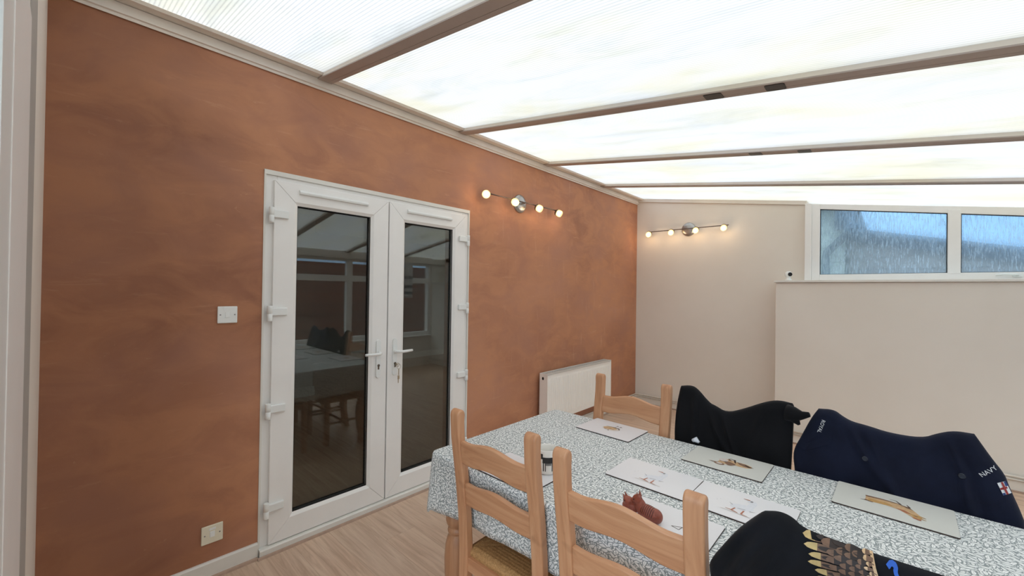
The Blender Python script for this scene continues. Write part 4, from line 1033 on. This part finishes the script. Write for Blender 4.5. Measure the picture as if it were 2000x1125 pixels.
# ------------------------------------------------------------------ garments over chair backs
def interp(pl, t):
    seg = [0.0]
    for a, b_ in zip(pl, pl[1:]): seg.append(seg[-1] + math.dist(a, b_))
    d = t * seg[-1]
    for i in range(len(pl) - 1):
        if d <= seg[i + 1] + 1e-9:
            u = (d - seg[i]) / max(1e-9, seg[i + 1] - seg[i]); return tuple(pl[i][k] + (pl[i + 1][k] - pl[i][k]) * u for k in range(2))
    return pl[-1]
def smooth_pl(pl, it=2):
    for _ in range(it):
        q_ = [pl[0]]
        for a, b_ in zip(pl, pl[1:]):
            q_ += [(a[0] * .75 + b_[0] * .25, a[1] * .75 + b_[1] * .25), (a[0] * .25 + b_[0] * .75, a[1] * .25 + b_[1] * .75)]
        q_.append(pl[-1]); pl = q_
    return pl
def re(pl, y0, y1):                                          # same outline carried to another depth from the viewpoint
    k = y1 / y0
    return [(2.4974 + (x - 2.4974) * k, 1.4583 + (z - 1.4583) * k) for x, z in pl]
def post_y(z):
    cl = [(0.0, 0.02), (0.20, 0.050), (0.45, 0.050), (0.58, 0.042), (0.72, 0.026), (0.84, 0.008), (0.90, 0.0), (0.95, -0.003), (1.2, -0.003)]
    for (z0, y0), (z1, y1) in zip(cl, cl[1:]):
        if z0 <= z <= z1: return y0 + (y1 - y0) * (z - z0) / (z1 - z0)
    return 0.0
def garment(name, label, cat, m, top, bot, left, right, ytop, front, folds, th=0.027, ns=90, ntt=46, y0=None):
    """Coons patch between four boundary lines in (x,z); doubled over the chair back.
    front = +1 if the chair faces +Y. Both layers hang from one ridge line."""
    if y0: top, bot, left, right = (re(p, y0, ytop) for p in (top, bot, left, right))
    top, bot, left, right = smooth_pl(top), smooth_pl(bot), smooth_pl(left), smooth_pl(right)
    bm = bmesh.new(); V = {}
    for i in range(ns + 1):
        s = i / ns
        for j in range(ntt + 1):
            t = j / ntt
            T, B, L, R_ = interp(top, s), interp(bot, s), interp(left, t), interp(right, t)
            p = [(1 - t) * T[k] + t * B[k] + (1 - s) * L[k] + s * R_[k] - ((1 - s) * (1 - t) * top[0][k] + s * (1 - t) * top[-1][k] + (1 - s) * t * bot[0][k] + s * t * bot[-1][k]) for k in range(2)]
            d = T[1] - p[1]
            yc = ytop + front * post_y(p[1])
            edge = min(s, 1 - s); ec = min(1, edge / 0.05) ** 0.5
            for side in (-1, 1):
                if j == 0 and side == 1: continue
                if i in (0, ns) and side == 1 and j > 0:
                    pass
                h = th * (1 - math.exp(-d * 80)) * (0.25 + 0.75 * ec)
                fo = folds(s, t, side) * min(1, d * 14) * ec
                V[i, j, side] = bm.verts.new((p[0], yc + side * (h + 0.004 * min(1, j)) + side * fo, p[1]))
    for i in range(ns):
        for j in range(ntt):
            for side in (-1, 1):
                g = lambda a, b_: V.get((a, b_, side)) or V[a, b_, -1]
                q_ = [g(i, j), g(i + 1, j), g(i + 1, j + 1), g(i, j + 1)]
                if side == 1: q_.reverse()
                f = bm.faces.new(q_); f.smooth = True
    for i in (0, ns):                                         # close the two side openings
        for j in range(ntt):
            a, b_ = V[i, j, -1], V[i, j + 1, -1]; c = V[i, j + 1, 1]; d = V.get((i, j, 1))
            q_ = [a, b_, c] + ([d] if d else [])
            if i == ns: q_.reverse()
            bm.faces.new(q_).smooth = True
    bmesh.ops.recalc_face_normals(bm, faces=bm.faces[:])
    bvh = BVHTree.FromBMesh(bm)
    me = bpy.data.meshes.new(name); bm.to_mesh(me); bm.free(); me.materials.append(M[m])
    o = bpy.data.objects.new(name, me); C.objects.link(o); tag(o, label, cat)
    so = o.modifiers.new('thick', 'SOLIDIFY'); so.thickness = 0.003; so.offset = -1
    return o, bvh
def decal(parent, bvh, name, shapes, mats, side, lift=0.0015, label=None):
    """shapes: list of (material index, [(x,z)...] triangles/quads); projected along Y on to the garment"""
    mb = MB()
    for mi, pts, lf in shapes:
        mb.mi = mi; vs = []
        for (x, z) in pts:
            hit = bvh.ray_cast(Vector((x, side * 5 + 1.5, z)), Vector((0, -side, 0)))
            if hit[0] is None: hit = bvh.find_nearest(Vector((x, 1.5 + side * 0.5, z)))
            nrm = hit[1]
            if nrm.y * side < 0: nrm = -nrm
            vs.append(mb.bm.verts.new(hit[0] + nrm * (lift + lf)))
        if len(vs) >= 3: mb.face(vs)
    o = mb.build(name, mats, parent, normals=False)
    if label: o['label'] = label
    return o

def crease(s, t, s0, slope, wd, amp): return amp * math.exp(-((s - s0 - slope * t) / wd) ** 2)
def fD(s, t, side):
    return (crease(s, t, 0.16, 0.10, 0.030, 0.014) + crease(s, t, 0.30, 0.42, 0.035, 0.016) + crease(s, t, 0.44, 0.25, 0.022, 0.012) - crease(s, t, 0.37, 0.32, 0.03, 0.008)
            + crease(s, t, 0.80, -0.22, 0.045, 0.012) + 0.006 * math.sin(13 * s + 7 * t) * t + 0.003 * math.sin(37 * s - 11 * t) * t)
jk, bD = garment('draped_jacket', 'black cloth jacket draped over the far chair next to the bare pine one', 'jacket', 'black_cotton',
    [(1.759, 1.010), (1.80, 1.020), (1.832, 1.014), (1.890, 0.952), (1.914, 0.946), (1.962, 0.924), (2.028, 0.953), (2.111, 1.001), (2.161, 1.018), (2.209, 1.013)],
    [(1.744, 0.62), (1.90, 0.61), (2.05, 0.615), (2.205, 0.62)],
    [(1.759, 1.010), (1.741, 0.911), (1.739, 0.80), (1.744, 0.75), (1.744, 0.62)],
    [(2.209, 1.013), (2.216, 0.995), (2.212, 0.93), (2.211, 0.82), (2.205, 0.62)], 2.066, -1, fD, th=0.023, y0=2.02)
sl_ = MB(); pts = [(2.185, 2.05, 0.965), (2.214, 2.045, 0.963), (2.242, 2.035, 0.968), (2.264, 2.030, 0.977)]
sl_.tube(pts, [0.034, 0.031, 0.016, 0.010], 12); sl_.tube([(2.200, 2.04, 0.955), (2.222, 2.035, 0.940), (2.231, 2.033, 0.927)], [0.022, 0.014, 0.005], 10)
o = sl_.build('collar_flap', 'black_cotton', jk, smooth=True)
tl = MB(); tl.tube([(1.826, 1.994, 0.772), (1.840, 1.988, 0.780), (1.856, 1.988, 0.770)], [0.008, 0.011, 0.006], 8)
for v in tl.bm.verts: v.co.y += random.uniform(-0.003, 0.003); v.co.z += random.uniform(-0.003, 0.003)
o = tl.build('white_label', 'tissue_white', jk); o['label'] = 'crumpled white care label'

def fE(s, t, side):
    return (crease(s, t, 0.24, 0.55, 0.04, 0.015) + crease(s, t, 0.36, 0.30, 0.03, 0.010) - crease(s, t, 0.30, 0.42, 0.025, 0.006) + crease(s, t, 0.70, -0.35, 0.045, 0.014) + crease(s, t, 0.84, -0.05, 0.018, 0.012)
            + 0.007 * math.sin(9 * s + 4 * t) * t + 0.003 * math.sin(31 * s - 9 * t) * t + 0.012 * max(0, min(1, (s - 0.86) / 0.03)) * t ** 0.5)
ju, bE = garment('navy_jumper', 'navy jumper with white lettered shoulder slides draped over the far right chair', 'jumper', 'navy_wool',
    [(2.297, 1.014), (2.345, 1.020), (2.371, 1.000), (2.398, 0.986), (2.444, 0.981), (2.500, 0.969), (2.584, 0.971), (2.623, 0.998), (2.660, 1.015), (2.704, 1.015)],
    [(2.235, 0.58), (2.40, 0.57), (2.60, 0.57), (2.80, 0.58)],
    [(2.297, 1.014), (2.273, 0.971), (2.244, 0.897), (2.216, 0.831), (2.228, 0.753), (2.235, 0.58)],
    [(2.704, 1.015), (2.745, 0.940), (2.768, 0.905), (2.773, 0.879), (2.803, 0.788), (2.806, 0.754), (2.800, 0.58)], 2.066, -1, fE, th=0.023, y0=2.0)
def text_shapes(txt, size, center, ang, mi):
    cu = bpy.data.curves.new('lettering', 'FONT'); cu.body = txt; cu.size = size; cu.align_x = 'CENTER'; cu.align_y = 'CENTER'; cu.resolution_u = 3
    to = bpy.data.objects.new('lettering', cu); C.objects.link(to); dg = bpy.context.evaluated_depsgraph_get()
    me = bpy.data.meshes.new_from_object(to.evaluated_get(dg)); out = []
    c, s = math.cos(ang), math.sin(ang)
    for p in me.polygons:
        pts = [(center[0] + me.vertices[i].co.x * c - me.vertices[i].co.y * s, center[1] + me.vertices[i].co.x * s + me.vertices[i].co.y * c) for i in p.vertices]
        out.append((mi, pts, 0.001))
    bpy.data.objects.remove(to); bpy.data.curves.remove(cu); bpy.data.meshes.remove(me)
    return out
decal(ju, bE, 'lettering', text_shapes('ROYAL', 0.0170, (2.302, 0.937), math.radians(-106), 0), ['thread_white'], -1, label='white ROYAL lettering on the left shoulder')
decal(ju, bE, 'lettering', text_shapes('NAVY', 0.0180, (2.737, 0.893), math.radians(44), 0), ['thread_white'], -1, label='white NAVY lettering on the right shoulder')
c0, d1, d2 = (2.772, 0.852), Vector((0.34, -0.94)), Vector((0.90, 0.40))
def fq(a0, a1, b0, b1, mi): return (mi, [(c0[0] + d1.x * a + d2.x * b_, c0[1] + d1.y * a + d2.y * b_) for a, b_ in ((a0, b0), (a1, b0), (a1, b1), (a0, b1))], 0.001 + 0.0002 * mi)
decal(ju, bE, 'flag_patch', [fq(-0.018, 0.018, -0.012, 0.008, 0), fq(-0.003, 0.003, -0.012, 0.008, 1), fq(-0.018, 0.018, -0.004, 0.001, 1), fq(-0.018, -0.004, 0.003, 0.008, 2), fq(0.012, 0.018, -0.012, -0.006, 2)], ['thread_white', 'thread_red', 'thread_blue'], -1, label='small red white and blue flag patch')
for (x, z) in ((2.435, 0.851), (2.679, 0.864)):
    hit = bE.ray_cast(Vector((x, -3, z)), Vector((0, 1, 0)))
    o = MB().lathe([(0.0095, 0.0), (0.0095, 0.003), (0.007, 0.0042), (0.0055, 0.003)], 18, Matrix.Translation(hit[0]) @ Matrix.Rotation(PI / 2, 4, 'X')).build('button', 'button_navy', ju); o['label'] = 'dark glossy button'
# epaulette flaps
def flap(pts): return [(0, pts, 0.0035)]
decal(ju, bE, 'shoulder_flap', [(0, [(2.232, 0.842), (2.272, 0.870), (2.336, 0.918), (2.334, 0.876), (2.29, 0.852), (2.25, 0.832)], 0.004)], ['navy_wool'], -1)

def fF(s, t, side):
    return (crease(s, t, 0.085, 0.0, 0.020, 0.016) * min(1, t * 4) - crease(s, t, 0.045, 0.0, 0.020, 0.010) + crease(s, t, 0.20, 0.02, 0.030, 0.010) - crease(s, t, 0.15, 0.0, 0.02, 0.006)
            + 0.006 * math.sin(11 * s + 2 * t) * t)
sh, bF = garment('long_sleeved_top', 'black long-sleeved top with a brown feathered wing print over the near right chair', 'top', 'charcoal_jersey',
    [(2.312, 1.012), (2.338, 1.021), (2.360, 1.017), (2.376, 1.003), (2.415, 1.000), (2.478, 0.999), (2.552, 1.000), (2.62, 1.003), (2.69, 1.018), (2.735, 1.012)],
    [(2.210, 0.55), (2.40, 0.54), (2.60, 0.54), (2.84, 0.55)],
    [(2.312, 1.012), (2.289, 0.986), (2.258, 0.948), (2.229, 0.900), (2.203, 0.856), (2.208, 0.83), (2.210, 0.55)],
    [(2.735, 1.012), (2.77, 0.97), (2.81, 0.90), (2.83, 0.80), (2.84, 0.55)], 0.985, 1, fF)
def feather(x, z, ang, L, wd, mi_tip, mi_mid, lf):
    """from the quill end (x,z) to the tip along ang; pale tip, darker root"""
    out = []; c, s = math.cos(ang), math.sin(ang); n = 12
    prev = None
    for k in range(n + 1):
        t = k / n; hw = wd * (0.55 + 0.45 * min(1, t / 0.5)) * (1.0 if t < 0.6 else math.sqrt(max(0.0, 1 - ((t - 0.6) / 0.4) ** 2.2)))
        a = (x + c * L * t - s * hw, z + s * L * t + c * hw); b_ = (x + c * L * t + s * hw, z + s * L * t - c * hw)
        if prev: out.append((mi_tip if t > 0.72 else mi_mid, [prev[0], a, b_, prev[1]], lf))
        prev = (a, b_)
    return out
# the wing is drawn in a flat (u,v) patch spanned on the garment's back
def wing_shapes():
    out = []; lf = 0.0
    tips = smooth_pl([(2.377, 0.9975), (2.383, 0.984), (2.388, 0.964), (2.397, 0.944), (2.411, 0.922), (2.431, 0.892), (2.456, 0.858), (2.486, 0.830)], 2)
    edge = smooth_pl([(2.477, 0.9985), (2.483, 0.980), (2.490, 0.960), (2.499, 0.930), (2.510, 0.895), (2.524, 0.850)], 2)
    def at(u, t):
        a, b_ = interp(edge, t), interp(tips, t); return Vector((a[0] + (b_[0] - a[0]) * u, a[1] + (b_[1] - a[1]) * u))
    # (root fraction, tip fraction, feathers, half width, tip tone, root tone)
    for row, (u0, u1, m_, wd, mt, mm_) in enumerate(((0.40, 1.00, 15, 0.0052, 0, 1), (0.34, 0.70, 17, 0.0044, 1, 2), (0.24, 0.55, 19, 0.0042, 1, 2), (0.14, 0.40, 21, 0.0038, 1, 2), (0.06, 0.26, 24, 0.0032, 1, 2), (0.0, 0.13, 28, 0.0026, 3, 1))):
        for k in range(m_):
            t = (k + 0.35 * (row % 2)) / m_; j_ = 0.03 * math.sin(k * 2.7 + row * 1.3)
            a, b_ = at(u0, t), at(u1 + j_, t); d = b_ - a
            out += feather(a.x, a.y, math.atan2(d.y, d.x), d.length, wd, mt, mm_, lf); lf += 0.000025
            if row == 0: out += feather(a.x, a.y, math.atan2(d.y, d.x), d.length * 0.66, wd * 0.55, 2, 2, lf); lf += 0.00002
    ed = [interp(edge, k / 10) for k in range(11)]
    for a, b_ in zip(ed, ed[1:]): out.append((3, [(a[0] - 0.003, a[1]), (a[0] + 0.0016, a[1]), (b_[0] + 0.0016, b_[1]), (b_[0] - 0.003, b_[1])], lf + 0.0002))
    return out
decal(sh, bF, 'wing_print', wing_shapes(), ['feather_tip', 'feather_mid', 'feather_dark', 'print_tan'], -1, 0.0022, label='brown and gold feathered wing print')
sq = [(2.4985, 0.9905), (2.503, 0.9955), (2.509, 0.9935), (2.508, 0.987), (2.512, 0.981), (2.511, 0.974), (2.502, 0.9705), (2.494, 0.972), (2.488, 0.969)]
sqs = smooth_pl(sq, 1); sh_ = []
for a, b_ in zip(sqs, sqs[1:]):
    ex, ez = (b_[0] - a[0]) * 0.25, (b_[1] - a[1]) * 0.25
    q_ = quad_line(a[0] - ex, a[1] - ez, b_[0] + ex, b_[1] + ez, 0.0027); sh_.append((0, q_, 0.0))
decal(sh, bF, 'blue_ribbon_print', sh_, ['print_blue'], -1, 0.0028, label='bright blue curled ribbon print')
w2 = []
for k in range(7): w2 += feather(2.585 + 0.004 * k, 0.990 - 0.013 * k, 0.18 - 0.07 * k, 0.11, 0.006, 0, 1, 0.00005 * k)
for k in range(7): w2 += feather(2.562 + 0.004 * k, 0.990 - 0.013 * k, 0.18 - 0.07 * k, 0.06, 0.005, 1, 2, 0.0006 + 0.00005 * k)
decal(sh, bF, 'wing_print', w2, ['feather_tip', 'feather_mid', 'feather_dark'], -1, 0.0022, label='brown and gold feathered wing print')

# ------------------------------------------------------------------ things seen in the door glass only
tw = empty('tea_towel', (W - 0.012, 4.30, 2.0)); tag(tw, 'pale striped tea towel hanging by the side window, mirrored in the right door', 'towel')
mb = MB(); n = 12; cols = []
for j in range(13):
    cols.append([mb.bm.verts.new((-0.03 + 0.012 * math.sin(i * 1.1) * (0.3 + j / 12), -0.09 + 0.18 * i / n, -j * 0.058)) for i in range(n + 1)])
for j in range(12):
    for i in range(n):
        mb.mi = 1 if j in (5, 8, 10) else 0; mb.face([cols[j][i], cols[j][i + 1], cols[j + 1][i + 1], cols[j + 1][i]]).smooth = True
o = mb.build('cloth', ['towel_cotton', 'towel_stripe']); o.parent = tw; so = o.modifiers.new('thick', 'SOLIDIFY'); so.thickness = 0.003
o = MB().tube([(0.0, 0, 0.0), (-0.035, 0, 0.0), (-0.042, 0, 0.015)], 0.004, 8).build('hook', 'satin_steel'); o.parent = tw

# ------------------------------------------------------------------ outside
struct(MB().box(-12, 16, YB + 0.25, 24, -0.3, -0.1).build('ground_back', 'paving'), 'paving outside the high window')
struct(MB().box(W + 0.25, 16, -8, YB + 0.25, -0.3, -0.1).build('ground_side', 'paving'), 'paving outside the side windows')
bw_ = MB().box(W + 2.6, W + 2.85, -4, 8.1, -0.1, 2.04).build('garden_wall', 'outdoor_brick'); tag(bw_, 'brick boundary wall outside the side windows, mirrored in the door glass', 'wall')
nb = empty('neighbouring_house', (0.5, 8.0, 0)); tag(nb, 'pale clad neighbouring house with dark gutter seen through the wet high window', 'house')
def nchild(n, mbb, m):
    o = mbb.build(n, m); o.parent = nb; o.matrix_parent_inverse = Matrix.Translation(-Vector(nb.location)); return o
nchild('house_wall', MB().box(-2.5, 1.98, 8.02, 12, -0.1, 2.92), 'cladding_cream')
z = -0.05
while z < 2.85:
    nchild('cladding_board', MB().prism([(8.022, z), (7.985, z), (8.005, z + 0.222), (8.022, z + 0.222)], 0, -2.5, 2.0), 'cladding_cream'); z += 0.225
nchild('soffit', MB().box(-2.6, 2.10, 7.75, 8.02, 2.86, 2.92), 'slate_roof')
nchild('roof', MB().prism([(7.7, 2.92), (12.2, 2.92), (12.2, 3.0), (7.7, 2.98)], 0, -2.6, 2.12), 'slate_roof')
g = MB(); g.prism([(7.66, 2.43), (7.78, 2.43), (7.80, 2.55), (7.64, 2.55)], 0, 1.9, 2.18); nchild('gutter', g, 'gutter_grey')
nchild('corner_board', MB().box(1.90, 2.10, 7.70, 8.02, 2.56, 2.86), 'gutter_grey')
dp = MB(); dp.tube([(2.08, 7.72, 2.44), (2.06, 7.74, 2.38), (1.98, 7.80, 2.31), (1.84, 7.88, 2.17), (1.785, 7.91, 2.10), (1.775, 7.92, 2.0), (1.775, 7.92, 0.0)], 0.055, 12); nchild('downpipe', dp, 'gutter_grey')
gh = empty('neighbouring_garage', (4.0, 8.3, 0)); tag(gh, 'low brown clad outbuilding beyond the wet high window', 'outbuilding')
def gchild(n, mbb, m):
    o = mbb.build(n, m); o.parent = gh; o.matrix_parent_inverse = Matrix.Translation(-Vector(gh.location)); return o
gz = lambda x: 2.42 - 0.235 * (x - 2.03)
gchild('outbuilding_wall', MB().prism([(2.03, -0.1), (7.5, -0.1), (7.5, gz(7.5)), (2.03, gz(2.03))], 1, 8.33, 11), 'cladding_brown')
z = -0.05
while z < 2.4:
    xe = min(7.5, 2.03 + (2.42 - z - 0.20) / 0.235)
    if xe > 2.2: gchild('cladding_board', MB().prism([(8.332, z), (8.295, z), (8.315, z + 0.172), (8.332, z + 0.172)], 0, 2.03, xe), 'cladding_brown')
    z += 0.175
gchild('verge_board', MB().prism([(2.03, gz(2.03) - 0.10), (7.6, gz(7.6) - 0.10), (7.6, gz(7.6) + 0.03), (2.03, gz(2.03) + 0.03)], 1, 8.25, 8.32), 'slate_roof')
gchild('roof', MB().prism([(2.03, gz(2.03) + 0.03), (7.6, gz(7.6) + 0.03), (7.6, gz(7.6) + 0.09), (2.03, gz(2.03) + 0.09)], 1, 8.2, 11.1), 'slate_roof')
